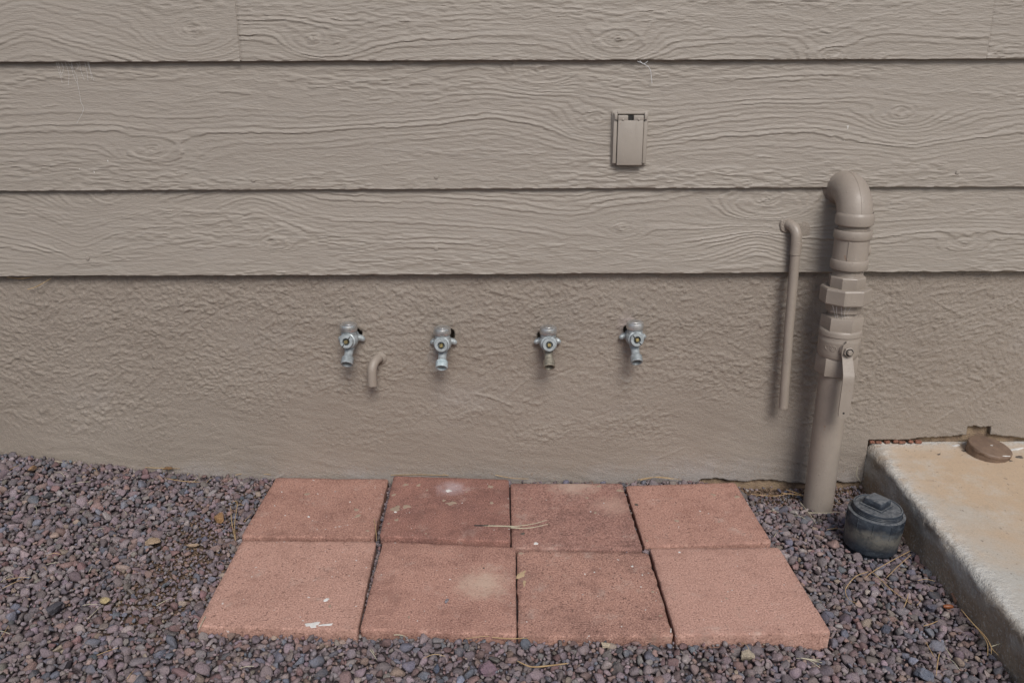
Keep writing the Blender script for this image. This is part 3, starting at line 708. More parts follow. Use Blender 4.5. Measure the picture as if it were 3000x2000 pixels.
# crumbs of soil and fine chips between the stones, and chips lying in the joints of the pavers
CR = []
while len(CR) < 1500:
    x, y = rng.uniform(-.95, .93), rng.uniform(-.75, 0)
    r = rng.uniform(.0016, .0042)
    if dirtiness(x, y) > rng.random()*.9 and allowed(x, y, r): CR.append((x, y, r))
CR = np.array(CR)
JT = []
for (a, b, dens) in (((-.3085, -.02), (-.3035, -.30), 34), ((-.2965, -.31), (-.2905, -.62), 40), ((-.58, -.299), (-.32, -.306), 5), ((.02, -.338), (.30, -.349), 7), ((.30, -.012), (.02, -.012), 26), ((.58, -.014), (.31, -.020), 24)):
    for k in range(dens):
        t = (k+rng.uniform(.1, .9))/dens; JT.append((a[0]+(b[0]-a[0])*t+rng.uniform(-.0015, .0015), a[1]+(b[1]-a[1])*t, rng.uniform(.0035, .0062)))
JT = np.array(JT)
ALL = np.concatenate([ST, CR, JT])
crc = np.array((.20, .135, .092))*rng.uniform(.7, 1.25, (len(CR), 1))
ZO = np.concatenate([zoff, np.full(len(CR), -.008), np.where(JT[:, 1] > -.025, -.004, -.006)])
print('stones', len(ST), 'crumbs', len(CR))
gr = link('gravel', stones_mesh('gravel', ALL, np.concatenate([stone_cols(n), crc, stone_cols(len(JT))]), ZO), STONE, smooth=None)
tag(gr, 'mauve and slate lava gravel spread around the pavers', 'gravel', kind='stuff')

# ------------------------------------------------------------------ outlet box on the siding
def build_outlet_box():
    bx, bz, y0 = .2835, .8775, -.0145
    root = thing('outlet_box', (bx, y0, bz), 'painted weatherproof outlet box with flip lid mounted on the middle siding board', 'outlet box')
    obj('base_plate', box((bx, y0-.003, bz), (.0825, .010, .1215), .0015), BOXP, root)
    rail = lambda sx: join(box((bx+sx*.0345, y0-.013, bz+.002), (.0085, .014, .113), .0016), box((bx+sx*.034, y0-.021, bz+.050), (.0065, .006, .013), .001))
    obj('side_rail', rail(-1), BOXP, root); obj('side_rail', rail(1), BOXP, root)
    obj('top_rail', box((bx, y0-.012, bz+.0575), (.0600, .012, .0050), .0012), BOXP, root)
    lid = join(box((bx-.0160, y0-.0165, bz-.003), (.0270, .016, .1115), .0022), box((bx+.0160, y0-.0165, bz-.003), (.0270, .016, .1115), .0022),
               box((bx, y0-.0163, bz-.0085), (.0330, .0158, .1000), .0008))
    lid = obj('lid', box((bx, y0-.0165, bz-.0085), (.0585, .016, .1000), .0022), BOXP, root)
    for sx in (-1, 1): obj('hinge_tab', box((bx+sx*.0178, y0-.0163, bz+.0465), (.0230, .0150, .0130), .0018), BOXP, lid)
    obj('hinge_slot', box((bx, y0-.0125, bz+.0455), (.0140, .0100, .0130), 0), DARK, root)
    for sx in (-1, 1):
        obj('rivet', lathe([(.0027, 0), (.0025, .0012), (.0016, .002), (0, .0023)], (bx+sx*.0178, y0-.0238, bz+.0435), (0, -1, 0), 12), BOXP, lid)
        obj('hinge_pin', tube([(bx+sx*.0285, y0-.018, bz+.040), (bx+sx*.0335, y0-.018, bz+.040)], .0022, 10), DARK, root)
        obj('gap_shade', box((bx+sx*.0298, y0-.0125, bz-.006), (.0016, .010, .098)), DARK, root)  # near-black strips paint the shade between lid and side rails
    return root
build_outlet_box()

# ------------------------------------------------------------------ four hose faucets without handles
def build_faucet(x, z, label, spout_mat, outlet_mat, yaw, body_mat=None, slots=0.0):
    body_mat = body_mat or ZINC
    root = thing('hose_faucet', (x, 0, z), label, 'faucet', 'handleless hose faucets in a row on the stucco')
    rot = Matrix.Translation((x, 0, z)) @ Matrix.Rotation(yaw, 4, 'Z') @ Matrix.Scale(1.10, 4)
    A = lambda g: xf(g, rot)
    sph = [(0, -.0205)] + [(.0205*math.cos(a), .0205*math.sin(a)) for a in np.linspace(-1.35, 1.35, 14)] + [(0, .0205)]
    obj('body', A(join(lathe(sph, (0, -.030, .004), (0, -1, .12), 28), lathe([(0, .002), (.0165, .002), (.0165, -.03), (0, -.03)], (0, -.002, .002), (0, 1, 0), 24),
                       lathe([(.0172, 0), (.0172, .022)], (0, -.030, .012), (0, 0, 1), 28))), body_mat, root)
    for sx in (-1, 1):
        ear = obj('mounting_ear', A(join(tube([(sx*.010, -.006, .001), (sx*.021, -.007, 0), (sx*.0262, -.0075, -.001)], [.0088, .0074, .0060], 12),
                                         lathe([(0, 0), (.0058, 0), (.0056, .0045), (.003, .0065), (0, .007)], (sx*.0245, -.008, -.001), (sx*.25, -1, 0), 14))), body_mat, root)
    obj('cap', A(lathe([(.0168, -.001), (.0190, 0), (.0196, .0015), (.0194, .0105), (.0182, .0140), (.0150, .0158), (.0125, .0155), (.0115, .0166), (0, .0168)], (0, -.030, .0255), (0, 0, 1), 32)), CAPM, root)
    bd = (0, -1, .16)
    ring = obj('packing_nut', A(lathe([(.0165, -.008), (.0178, -.004), (.0178, 0), (.0155, .0012), (.0148, .0015), (.0148, .0105), (.0138, .0118), (.0082, .0118), (.0080, .0100), (.0080, -.004), (0, -.004)], (0, -.0475, .0055), bd, 30)), body_mat, root)
    obj('cavity', A(lathe([(.0079, 0), (0, 0)], (0, -.0485, .0055), bd, 16)), DARK, root)
    bv = Vector(bd).normalized(); c = Vector((0, -.0555, .0065))
    u, v, w = basis(bd); m = Matrix((u, v, w)).transposed().to_4x4(); m.translation = c
    obj('stem', A(xf(box((0, 0, 0), (.0075, .0075, .014), .0008, 1, .15), m)), BRASS, root)
    if slots:
        for s_ in (-1, 1):
            p = c + bv*.0042 + (u*math.cos(slots) + v*math.sin(slots))*(.0112*s_)
            mm = Matrix((u*math.cos(slots)+v*math.sin(slots), -u*math.sin(slots)+v*math.cos(slots), w)).transposed().to_4x4(); mm.translation = p
            obj('nut_slot', A(xf(box((0, 0, 0), (.0062, .0016, .0030)), mm)), DARK, root)
    ax = Vector((0, -.74, -.67)).normalized(); o0 = Vector((0, -.028, -.010))
    obj('spout', A(lathe([(.0125, 0), (.0098, .016), (.0092, .024), (.0095, .031), (.0115, .034)], o0, ax, 24)), spout_mat, root)
    th = [(.0113, .032)]
    for k in range(5): th += [(.0128, .0335+k*.0026), (.0137, .0346+k*.0026), (.0128, .0357+k*.0026)]
    th += [(.0137, .0474), (.0137, .0492), (.0131, .0500), (.0108, .0500), (.0102, .0490), (.0100, .036), (0, .035)]
    obj('threaded_outlet', A(lathe(th, o0, ax, 28)), outlet_mat, root)
    return root
build_faucet(-.387, .3950, 'leftmost grey metal hose faucet, above the short bent tan pipe stub', ZINC, ZINC, R(-4), slots=.9)
build_faucet(-.1585, .3845, 'second hose faucet from the left, with a chalky pale blue threaded outlet', ZINC, CHALK, R(-2))
build_faucet(.1005, .3845, 'third hose faucet from the left, with a brown tarnished outlet', ZINC_BROWN, ZINC_BROWN, R(2))
build_faucet(.3135, .3960, 'rightmost bluish grey hose faucet, nearest the thin tan drain pipe', ZINC, ZINC, R(3), slots=2.3)

# ------------------------------------------------------------------ pipes
def arc(c, r, a0, a1, n, u, v):
    c, u, v = Vector(c), Vector(u), Vector(v); return [c + u*(r*math.cos(t)) + v*(r*math.sin(t)) for t in np.linspace(a0, a1, n)]
stub = thing('pipe_stub', (-.331, 0, .335), 'short bent tan pipe stub curving down out of the stucco', 'pipe')
path = [(-.319, .02, .338), (-.3245, -.006, .338)] + arc((-.3255, -.010, .314), .027, R(90), R(0), 9, (-.45, -1, 0), (0, 0, 1)) + [(-.3385, -.0380, .279)]
obj('bent_pipe', tube(path, [.0118]*len(path), 20), PIPE, stub)
obj('paint_collar', lathe([(.0195, 0), (.017, .004), (.0125, .008)], (-.323, .0005, .338), (-.2, -1, 0), 20), STUCCO, stub)
obj('bore', lathe([(.0095, 0), (0, 0)], (-.3385, -.0380, .2788), (0, 0, -1), 16), DARK, stub)

thin = thing('drain_pipe', (.69, -.045, .45), 'thin tan drain pipe with elbow running down left of the thick pipe', 'pipe')
path = [(.668, .01, .676), (.672, -.012, .6765)] + arc((.674, -.020, .650), .027, R(90), R(0), 10, (.45, -.9, 0), (0, 0, 1)) + [(.6872, -.0445, .632), (.6877, -.0445, .612)]
obj('elbow', tube(path, [.0125]*len(path), 20), PIPE, thin)
obj('sleeve', lathe([(.0118, 0), (.0129, .0005), (.0129, .030), (.0120, .0306)], (.6874, -.0445, .609), (.02, 0, 1), 20), PIPE, thin)
obj('tube', tube([(.6874, -.0445, .63), (.6915, -.0455, .42), (.6975, -.048, .2165)], .0114, 20), PIPE, thin)
obj('wall_caulk', join(blob(.670, -.0185, .675, .019, .017, .0035, 5, 0, (0, -1, 0), .18), blob(.708, -.0178, .662, .022, .021, .0008, 8, 0, (0, -1, 0), .15)), STUCCO, thin)

AX, AY = .795, -.100
main = thing('pipe_riser', (AX, AY, -.05), 'thick tan riser pipe with ball valve, union and elbow into the siding', 'pipe')
def L(name, prof, seg=36, rot=0.0, mat=PIPE, parent=main, smooth=35): return obj(name, lathe(prof, (AX, AY, 0), (0, 0, 1), seg, rot), mat, parent, smooth)
ER = .066
epath = [(AX-.002, -.002, 0.7645)] + [(AX-.002, -.020, 0.7645)] + arc((AX-.0005, AY+ER, 0.7645-ER), ER, R(90), R(0), 16, (0, -1, 0), (0, 0, 1))
erad = [.0400, .0400] + [.0385]*16
el = obj('elbow', join(tube(epath + [(AX, AY, .700)], erad + [.0385], 36)), PIPE, main, 40)
obj('elbow_seam', tube([p + Vector((0, 0, 0)) + (Vector(p)-Vector((AX, AY+ER, 0.7645-ER))).normalized()*.0383 for p in epath[2:]], .0010, 6), PIPE, el)
obj('elbow_band', lathe([(.0380, .690), (.0412, .6925), (.0420, .696), (.0420, .712), (.0408, .716), (.0384, .7195)], (AX, AY, 0), (0, 0, 1), 40), PIPE, el)
obj('wall_flange', join(lathe([(.046, 0), (.0450, .006), (.042, .010), (.0395, .012)], (AX-.002, -.006, 0.7645), (0, -1, 0), 40)), STUCCO, el)
def thread(z0, z1, r, n=6):
    p = [(r*.94, z0)]
    for k in range(n):
        a = z0 + (z1-z0)*k/n; s = (z1-z0)/n; p += [(r*.975, a+.15*s), (r, a+.5*s), (r*.975, a+.85*s)]
    return p + [(r*.94, z1)]
L('threaded_nipple', thread(.674, .694, .0342, 7))
cp = L('coupling', [(.030, .5885), (.0400, .5890), (.0414, .5915), (.0414, .6085), (.0404, .6108), (.0386, .6118), (.0384, .6580), (.0402, .6592), (.0418, .6620), (.0418, .6770), (.0402, .6800), (.030, .6805)])
obj('side_plug', lathe([(.016, 0), (.016, .012), (.0150, .016), (.011, .018), (0, .018)], (AX+.030, AY+.014, .628), (1, .3, 0), 20), PIPE, cp)
obj('casting_seam', tube([(AX-.020, AY-.0336, .614), (AX-.020, AY-.0336, .657)], .0010, 6), PIPE, cp)
L('threaded_nipple', thread(.572, .590, .0340, 6))
def hexp(z0, z1, r, ch=.003): return [(.030, z0-.0002), (r*.9, z0), (r-.0008, z0+ch*.4), (r, z0+ch), (r, z1-ch), (r-.0012, z1-ch*.4), (r*.88, z1), (.030, z1+.0002)]
un = L('union_nut', [(.030, .5073), (.0545, .5085), (.0565, .5115), (.0565, .5420), (.0545, .5455), (.030, .5460)], 8, R(22), smooth=25)
L('union_hex', hexp(.538, .573, .0415), 8, R(10), smooth=25)
L('union_tail', hexp(.4855, .510, .0400, .002), 8, R(25), smooth=25)
L('threaded_nipple', thread(.466, .488, .0338, 7))
L('valve_hex', hexp(.436, .477, .0475, .004), 6, R(8), smooth=25)
vb = L('valve_body', [(.030, .3740), (.0440, .3760), (.0458, .3800), (.0470, .3900), (.0474, .4150), (.0478, .4185), (.0470, .4200), (.0470, .4290), (.0486, .4310), (.0486, .4390), (.0478, .4425), (.0460, .4445), (.030, .4450)], 44)
L('valve_hex', hexp(.330, .3765, .0480, .004), 6, R(8), smooth=25)
obj('casting_mark', join(*[tube([Vector((AX, AY, .4045)) + Vector((math.sin(a0), -math.cos(a0), 0))*.0474 + Vector((math.cos(a0), math.sin(a0), 0))*(rr*math.cos(t)) + Vector((0, 0, rr*math.sin(t))) for t in np.linspace(ta, tb, 18)], .0009, 6)
     for (a0, rr, ta, tb) in ((-.62, .0062, 0, 2*math.pi), (-.62, .0030, .8, 5.6), (-.95, .0045, 1.5, 4.7))]), PIPE, vb)
sv = Vector((-.10, -1, 0)).normalized(); so = Vector((AX, AY, .404))
so = Vector((.7945, AY-.010, .404)); sv = Vector((.0, -1, 0))
hd = obj('valve_handle', (lambda: None)() or join(lathe([(.0165, .030), (.0165, .0430), (.0150, .0460), (0, .0460)], so, sv, 24)), PIPE, main)
# strap: flat bar that leaves the stem, steps outward and hangs down
def strap(pts, wid, th):
    V, F = [], []
    for i, (y, zz, xo, w_) in enumerate(pts):
        a = pts[max(i-1, 0)]; b = pts[min(i+1, len(pts)-1)]
        t = Vector((0, b[0]-a[0], b[1]-a[1])).normalized(); nn = Vector((0, -t.z, t.y)).normalized()
        for sx, sn in ((-1, -1), (1, -1), (1, 1), (-1, 1)):
            V.append(Vector((so.x+xo+sx*w_/2, y, zz)) + nn*(sn*th/2))
    m_ = len(pts)
    for i in range(m_-1):
        for k in range(4): F.append((i*4+k, i*4+(k+1) % 4, (i+1)*4+(k+1) % 4, (i+1)*4+k))
    F.append((0, 1, 2, 3)); F.append(tuple((m_-1)*4+k for k in (3, 2, 1, 0))); return V, F
ys = so.y-.047
obj('lever', strap([(ys, .4235, 0, .014), (ys, .419, 0, .026), (ys, .404, 0, .0300), (ys, .392, 0, .027), (ys-.002, .386, 0, .0245), (ys-.022, .352, -.0005, .0265), (ys-.0245, .346, -.001, .0268), (ys-.0250, .335, -.001, .0268),
                    (ys-.026, .262, -.002, .0262), (ys-.026, .253, -.002, .0235), (ys-.026, .2485, -.002, .0165), (ys-.026, .2465, -.002, .008)], 0, .0032), PIPE, hd, smooth=30)
nut = obj('lever_nut', lathe([(.0122, 0), (.0122, .007), (.0108, .008), (.0064, .0082), (.0062, .0130), (.005, .0138), (0, .0138)], so + sv*.0485, sv, 6, .3), PIPE, hd, smooth=25)
obj('nut_shadow_gap', lathe([(.0092, .0083), (.0066, .0084)], so + sv*.0485, sv, 20), DARK, hd)
obj('stop_tab', box((so.x-.003, ys+.003, .4215), (.007, .007, .012), .0015), PIPE, hd)
obj('lever_hole', lathe([(.0026, 0), (0, 0)], (so.x-.003, ys-.0279, .2595), (0, -1, 0), 12), DARK, hd)
obj('standpipe', lathe([(.0362, -.09), (.0362, .3310)], (AX, AY, 0), (0, 0, 1), 40), PIPE, main)

# ------------------------------------------------------------------ sewer cleanout
co = thing('sewer_cleanout', (.846, -.29, -.04), 'black plastic sewer cleanout with square-headed plug standing in gravel', 'cleanout')
co.rotation_euler = (R(0.5), R(3.0), 0)
cx, cy = .846, -.290; CK = .85
def C_(name, prof, parent=co, seg=48, mat=ABS): return obj(name, lathe([(r_*CK, h_) for r_, h_ in prof], (cx, cy, 0), (0, 0, 1), seg), mat, parent)
C_('neck', [(.058, -.09), (.058, -.022)])
body = C_('body', [(.050, -.030), (.0640, -.0295), (.0665, -.0270), (.0690, -.0265), (.0704, -.0240), (.0722, .0200), (.0730, .0225), (.0735, .0240), (.0740, .057), (.0733, .0598), (.0700, .0610), (.0655, .0610), (.0645, .058), (.0, .057)])
for a in (-150, -118, -82, -47, -10, 30, 70, 120, 170):
    t = R(a); h0 = random.uniform(.018, .03)
    obj('rib', tube([(cx+.0742*CK*math.cos(t), cy+.0742*CK*math.sin(t), .056), (cx+.0736*CK*math.cos(t), cy+.0736*CK*math.sin(t), h0)], .0012, 6), ABS, body)
pl = C_('plug', thread(.058, .0700, .0640, 3)[:-1] + [(.0640, .0705), (.0640, .0735), (.0628, .0750), (.0590, .0755), (.0575, .0740), (.0, .0745)])
hb = (lambda g: g)(box((cx-.002, cy+.004, .0745+.0090), (.048, .048, .018), .005, 3, R(38), .92))
obj('square_head', hb, ABS, pl)
obj('head_flange', box((cx-.002, cy+.004, .0755), (.055, .055, .003), .0012, 1, R(38)), ABS, pl)

# ------------------------------------------------------------------ capped stub on the slab
sc_x, sc_y = 1.236, -.052
cs = thing('capped_pipe', (sc_x, sc_y, .087), 'low round brown-painted pipe cap set in the concrete against the wall', 'pipe cap')
cs.rotation_euler = (R(7), R(7), 0)
prof = [(.050, -.03), (.0505, .014), (.0520, .0145), (.0522, .0210), (.0508, .0228), (.047, .0236), (.0, .0240)]
g = lathe(prof, (sc_x, sc_y, .087), (0, 0, 1), 48)
g = ([Vector(v) + Vector((float(fbm(v[0]*90, v[1]*90+v[2]*60, 44, 3))*.0022, float(fbm(v[0]*90+7, v[1]*90+v[2]*60, 45, 3))*.0022, float(fbm(v[0]*70, v[1]*70, 46, 3))*.0015)) for v in g[0]], g[1])
obj('cap_body', g, BROWNCAP, cs, 60)
obj('paint_chip', blob(sc_x+.004, sc_y+.002, .087+.0242, .0042, .0012, .0006, 3), LIME, cs)
obj('paint_chip', blob(sc_x+.018, sc_y-.043, .087+.0228, .014, .0016, .0010, 6, .15), LIME, cs)

# paint drips and pale splashes on the slab
for k, (x, y, a, b, mm) in enumerate(((1.186, -.039, .0095, .0045, TAR), (1.306, -.072, .010, .0060, TAR), (1.274, -.091, .0055, .0035, TAR), (1.175, -.012, .013, .006, LIME), (1.325, -.030, .022, .007, LIME), (1.109, -.056, .005, .003, TAR))):
    z = float(slab_top(x, y)) + .0004
    obj('paint_drip' if mm is TAR else 'white_splash', blob(x, y, z, a, b, .0008, 300+k, .3, (0, 0, 1), .5), mm, slab)
# droppings and nail heads on the siding boards
for k, (x, z) in enumerate(((.7874, .9007), (.7834, .8755), (-.990, .814), (-.957, .806), (-1.028, .8235), (-.922, .832))):
    q = 1.0 if k < 2 else .45
    obj('white_dropping', blob(x, -.0218+.014*(z-ZM)/.3145, z, .0024*q, .0050*q, .0014, 320+k, 0, (0, -1, 0), .6), LIME, bm_)
for (x, z, bo, zb_) in ((-.59, .787, bm_, ZM), (-.1635, .7927, bm_, ZM), (1.056, .798, bm_, ZM), (-1.006, .603, bl, ZL), (-.169, .623, bl, ZL)):
    y = -.0235+.014*(z-zb_)/.28
    obj('nail_head', lathe([(.0048, 0), (.0046, .0012), (.003, .0018), (0, .0016)], (x, y, z), (0, -1, 0), 14), SIDING, bo)

# distinct stones lying in the gravel
for k, (lab, x, y, z, r, colr) in enumerate(FEATURE):
    V = rock(900+k, ICO3, 10)*np.array([1.15, .95, .72 if r > .01 else .6]); a = k*2.1
    M = np.array([[math.cos(a), -math.sin(a), 0], [math.sin(a), math.cos(a), 0], [0, 0, 1]]); V = (V@M.T)*r
    last = k == len(FEATURE)-1
    zz = (PAV[5][1] + r*.45) if last else float(gtop(x, y)) + r*.22
    me = mesh_np('stone', V, ICO3[1])
    c = np.tile(np.array([*colr, 1.0], np.float32), (len(V), 1)); at = me.attributes.new('stone_color', 'FLOAT_COLOR', 'POINT'); at.data.foreach_set('color', c.ravel())
    tag(link('stone', me, STONE, None, (x, y, zz), 28), lab, 'stone', 'distinct stones in the gravel')
RUST = m_plain('rust_seed', (.30, .095, .03), .45, 0, (.20, .06, .02))
tag(obj('seed_pod', lathe([(0, -.011), (.0028, -.0095), (.0044, -.004), (.0046, .003), (.003, .009), (0, .011)], (.9074, -.5297, float(gtop(.907, -.53))+.008), (1, -.12, .05), 14), RUST, None, origin=(.9074, -.5297, -.02)), 'rust brown seed pod on the gravel beside the slab', 'seed pod')
lf = blob(-.895, -.012, float(gtop(-.895, -.012))+.012, .011, .006, .003, 77, .2, (0, -.5, 1), .6)
tag(obj('leaf_scrap', lf, m_plain('brown_leaf', (.16, .085, .035), .7), None, origin=(-.895, -.012, .03)), 'crumpled brown leaf scrap at the wall foot left of the pavers', 'leaf')

# pine needles
NEEDLES = [
    ('pair of dry pine needles with a white tip at the wall foot, far left', [[(-1.1443, -0.0293, 0.058), (-1.2039, -0.0019, 0.058), (-1.2549, 0.0193, 0.058), (-1.3115, 0.0269, 0.058)], [(-1.1443, -0.0293, 0.058), (-1.2087, 0.0016, 0.058), (-1.2616, 0.0091, 0.058), (-1.2966, 0.0061, 0.058)]], STRAW2, False),
    ('straight dry needle on the gravel against the wall, beside a brown leaf bit', [[(-0.9547, -0.0086, 0.035), (-0.9108, -0.0038, 0.035), (-0.8642, -0.0058, 0.035)]], STRAW, False),
    ('thin orange needle lying flat on gravel midway along the left wall', [[(-0.8798, -0.0556, 0.024), (-0.8358, -0.0612, 0.024), (-0.7928, -0.0605, 0.024)]], STRAW, False),
    ('arched pine needle at the back left corner of the pavers', [[(-0.719, -0.0086, 0.014), (-0.6932, 0.0075, 0.014), (-0.6654, 0.0072, 0.014), (-0.6269, -0.0039, 0.014)], [(-0.7128, 0.0012, 0.014), (-0.6704, 0.0033, 0.014), (-0.6269, -0.0039, 0.014)]], STRAW, False),
    ('forked upright pine needle pair on the soil left of the pavers', [[(-0.6259, -0.3105, 0.006), (-0.6546, -0.2434, 0.006), (-0.6858, -0.1587, 0.006)], [(-0.6259, -0.3105, 0.006), (-0.6519, -0.233, 0.006), (-0.673, -0.1446, 0.006), (-0.6884, -0.1415, 0.006)]], STRAW, False),
    ('pale needle leaning over the front left paver corner', [[(-0.5993, -0.584, 0.006), (-0.5985, -0.609, 0.006), (-0.5984, -0.6334, 0.006)]], STRAW2, False),
    ('dark-tipped bundle of three pine needles lying across two back row pavers', [[(-0.0794, -0.2607, 0.0115), (0.0095, -0.2644, 0.0115), (0.0033, -0.2675, 0.0115), (0.0547, -0.2572, 0.0115), (0.0933, -0.2379, 0.0115)], [(-0.0794, -0.2607, 0.0115), (0.0095, -0.2676, 0.0115), (0.0066, -0.2727, 0.0115), (0.0508, -0.2733, 0.0115), (0.0952, -0.2563, 0.0115)], [(-0.0794, -0.2607, 0.0115), (-0.0025, -0.2655, 0.0115), (0.0372, -0.2744, 0.0115), (0.0818, -0.264, 0.0115)]], STRAW2, True),
    ('short needle standing in the joint between the two left pavers of the back row', [[(-0.3196, -0.2303, 0.012), (-0.3079, -0.2824, 0.012), (-0.2992, -0.3271, 0.012)]], STRAW, False),
    ('long needle along the wall behind the two left back row pavers', [[(-0.31, -0.0037, 0.011), (-0.2332, -0.0023, 0.011), (-0.1578, -0.0074, 0.011)], [(-0.2846, 0.0412, 0.011), (-0.2121, 0.0199, 0.011), (-0.1557, -0.009, 0.011)]], STRAW, False),
    ('needle resting on the stucco edge behind the middle back row pavers', [[(-0.034, -0.012, 0.0139), (0.012, -0.012, 0.0037), (0.0551, -0.012, 0.0017)]], STRAW, False),
    ('arched needle behind the right back row paver at the wall foot', [[(0.3505, -0.014, -0.0036), (0.381, -0.014, 0.0039), (0.4078, -0.014, 0.0055), (0.4634, -0.014, -0.0104)], [(0.3427, -0.014, -0.0018), (0.3886, -0.014, 0.0048), (0.439, -0.014, -0.0012)]], STRAW, False),
    ('orange needle lying on soil between the back right paver and the thick pipe', [[(0.6315, -0.0657, -0.018), (0.6646, -0.0741, -0.018), (0.7001, -0.0746, -0.018), (0.7381, -0.0614, -0.018)], [(0.7123, -0.061, -0.018), (0.7489, -0.0704, -0.018), (0.7677, -0.0802, -0.018)]], STRAW, False),
    ('needle propped against the foot of the thick pipe', [[(0.7289, -0.0461, -0.016), (0.7505, -0.0652, -0.016), (0.7675, -0.0823, -0.016)]], STRAW, False),
    ('pale green needle crossing the foot of the thick pipe', [[(0.7384, -0.1239, -0.01), (0.7414, -0.1573, -0.01), (0.7423, -0.1976, -0.01), (0.7407, -0.2329, -0.01)]], STRAW2, False),
    ('straight straw needle in front of the thick pipe reaching the black cleanout', [[(0.7442, -0.1717, -0.012), (0.7813, -0.1736, -0.012), (0.8243, -0.1697, -0.012)]], STRAW2, False),
    ('long curled and forked pine needle cluster in front of the black cleanout', [[(0.9163, -0.3405, -0.014), (0.86, -0.3766, -0.014), (0.7971, -0.4199, -0.014), (0.771, -0.4422, -0.014)], [(0.7871, -0.4198, -0.014), (0.7536, -0.4364, -0.014), (0.7223, -0.4693, -0.014), (0.709, -0.4906, -0.014), (0.705, -0.5167, -0.014), (0.7179, -0.5352, -0.014)], [(0.7958, -0.4227, -0.014), (0.8023, -0.4537, -0.014), (0.8093, -0.4891, -0.014), (0.8273, -0.536, -0.014)]], STRAW, False),
    ('straight orange needle beside the curled cluster, right of the black cleanout', [[(0.9108, -0.3559, -0.014), (0.8641, -0.3974, -0.014), (0.8158, -0.4439, -0.014)]], STRAW, False),
    ('trailing bundle of three long needles near the slab in the lower right corner', [[(0.9195, -0.5535, -0.014), (0.919, -0.5876, -0.014), (0.9197, -0.6249, -0.014), (0.9143, -0.6583, -0.014), (0.8964, -0.6914, -0.014)], [(0.9195, -0.5535, -0.014), (0.9194, -0.5923, -0.014), (0.9216, -0.6294, -0.014), (0.9189, -0.6606, -0.014), (0.9059, -0.6873, -0.014)], [(0.9195, -0.5535, -0.014), (0.9199, -0.597, -0.014), (0.9225, -0.6385, -0.014), (0.9156, -0.6714, -0.014), (0.9169, -0.6906, -0.014)]], STRAW, False),
    ('arched pale needle touching the slab in the lower right corner', [[(0.918, -0.666, -0.014), (0.9404, -0.6586, -0.014), (0.9615, -0.6599, -0.014), (0.9753, -0.671, -0.014)], [(0.9677, -0.6446, -0.014), (0.9694, -0.6589, -0.014), (0.9748, -0.6742, -0.014)]], STRAW2, False),
    ('bundle of brown needles lying on the slab behind the round cap', [[(1.2964, 0.0516, 0.098), (1.3289, 0.0366, 0.098), (1.3742, 0.0168, 0.098)], [(1.3072, 0.0417, 0.098), (1.3367, 0.0221, 0.098), (1.3703, 0.0102, 0.098)], [(1.2972, 0.0457, 0.098), (1.3394, 0.0335, 0.098), (1.3782, 0.0234, 0.098)]], STRAW, False),
    ('V-shaped needle pair on the front gravel below the middle pavers', [[(0.016, -0.7056, -0.008), (0.0358, -0.7182, -0.008), (0.0544, -0.7196, -0.008), (0.1108, -0.7105, -0.008)], [(0.02, -0.7095, -0.008), (0.0463, -0.7214, -0.008), (0.108, -0.7124, -0.008)]], STRAW, False),
    ('needle along the front edge between the two middle front row pavers', [[(-0.0318, -0.642, -0.004), (0.0016, -0.6462, -0.004), (0.0383, -0.6449, -0.004)]], STRAW, False),
    ('short forked needle on the gravel at the right end of the front strip', [[(0.5466, -0.6918, -0.016), (0.5611, -0.6971, -0.016), (0.5811, -0.7052, -0.016)], [(0.5466, -0.6918, -0.016), (0.5692, -0.6972, -0.016), (0.5816, -0.6966, -0.016)]], STRAW2, False),
    ('two short white needle stubs in the front gravel below the second paver', [[(-0.2609, -0.6743, -0.004), (-0.2527, -0.6869, -0.004), (-0.244, -0.7017, -0.004)], [(-0.2576, -0.6723, -0.004), (-0.2514, -0.6845, -0.004)]], STRAW2, False),
    ('short needle tuck under the front edge of the second front paver', [[(-0.2213, -0.6327, -0.004), (-0.2101, -0.6328, -0.004), (-0.1969, -0.6381, -0.004)]], STRAW2, False),
    ('lone straw needle across gravel close to the front right paver corner', [[(0.8211, -0.6015, -0.016), (0.8375, -0.5959, -0.016), (0.8558, -0.5866, -0.016)]], STRAW, False),
    ('orange needle pointing down the right gravel near the frame bottom', [[(0.8011, -0.6502, -0.016), (0.7984, -0.6719, -0.016), (0.7957, -0.6952, -0.016)]], STRAW, False),
    ('upright straw needle at the bottom edge of the right gravel', [[(0.8103, -0.6827, -0.016), (0.7921, -0.7117, -0.016), (0.7755, -0.7406, -0.016)]], STRAW, False),
    ('short thick pale needle left of the trailing bundle', [[(0.8299, -0.6669, -0.016), (0.8296, -0.6787, -0.016), (0.8279, -0.6945, -0.016)]], STRAW2, False),
    ('crossed short needle beside the end of the curled cluster', [[(0.8374, -0.5003, -0.014), (0.8219, -0.5247, -0.014), (0.8046, -0.5485, -0.014)]], STRAW, False),
    ('dry grass blade leaning in the gap between stucco and slab', [[(0.9209, -0.02, 0.0339), (0.9222, -0.02, 0.0099), (0.9357, -0.02, -0.0103)]], STRAW2, False),
    ('straw strand caught under the lowest siding board at far left', [[(-1.1696, -0.012, 0.5243), (-1.1432, -0.012, 0.5328), (-1.1065, -0.012, 0.5522)], [(-1.2133, -0.012, 0.5553), (-1.181, -0.012, 0.5517), (-1.1515, -0.012, 0.555)]], STRAW, False),
]
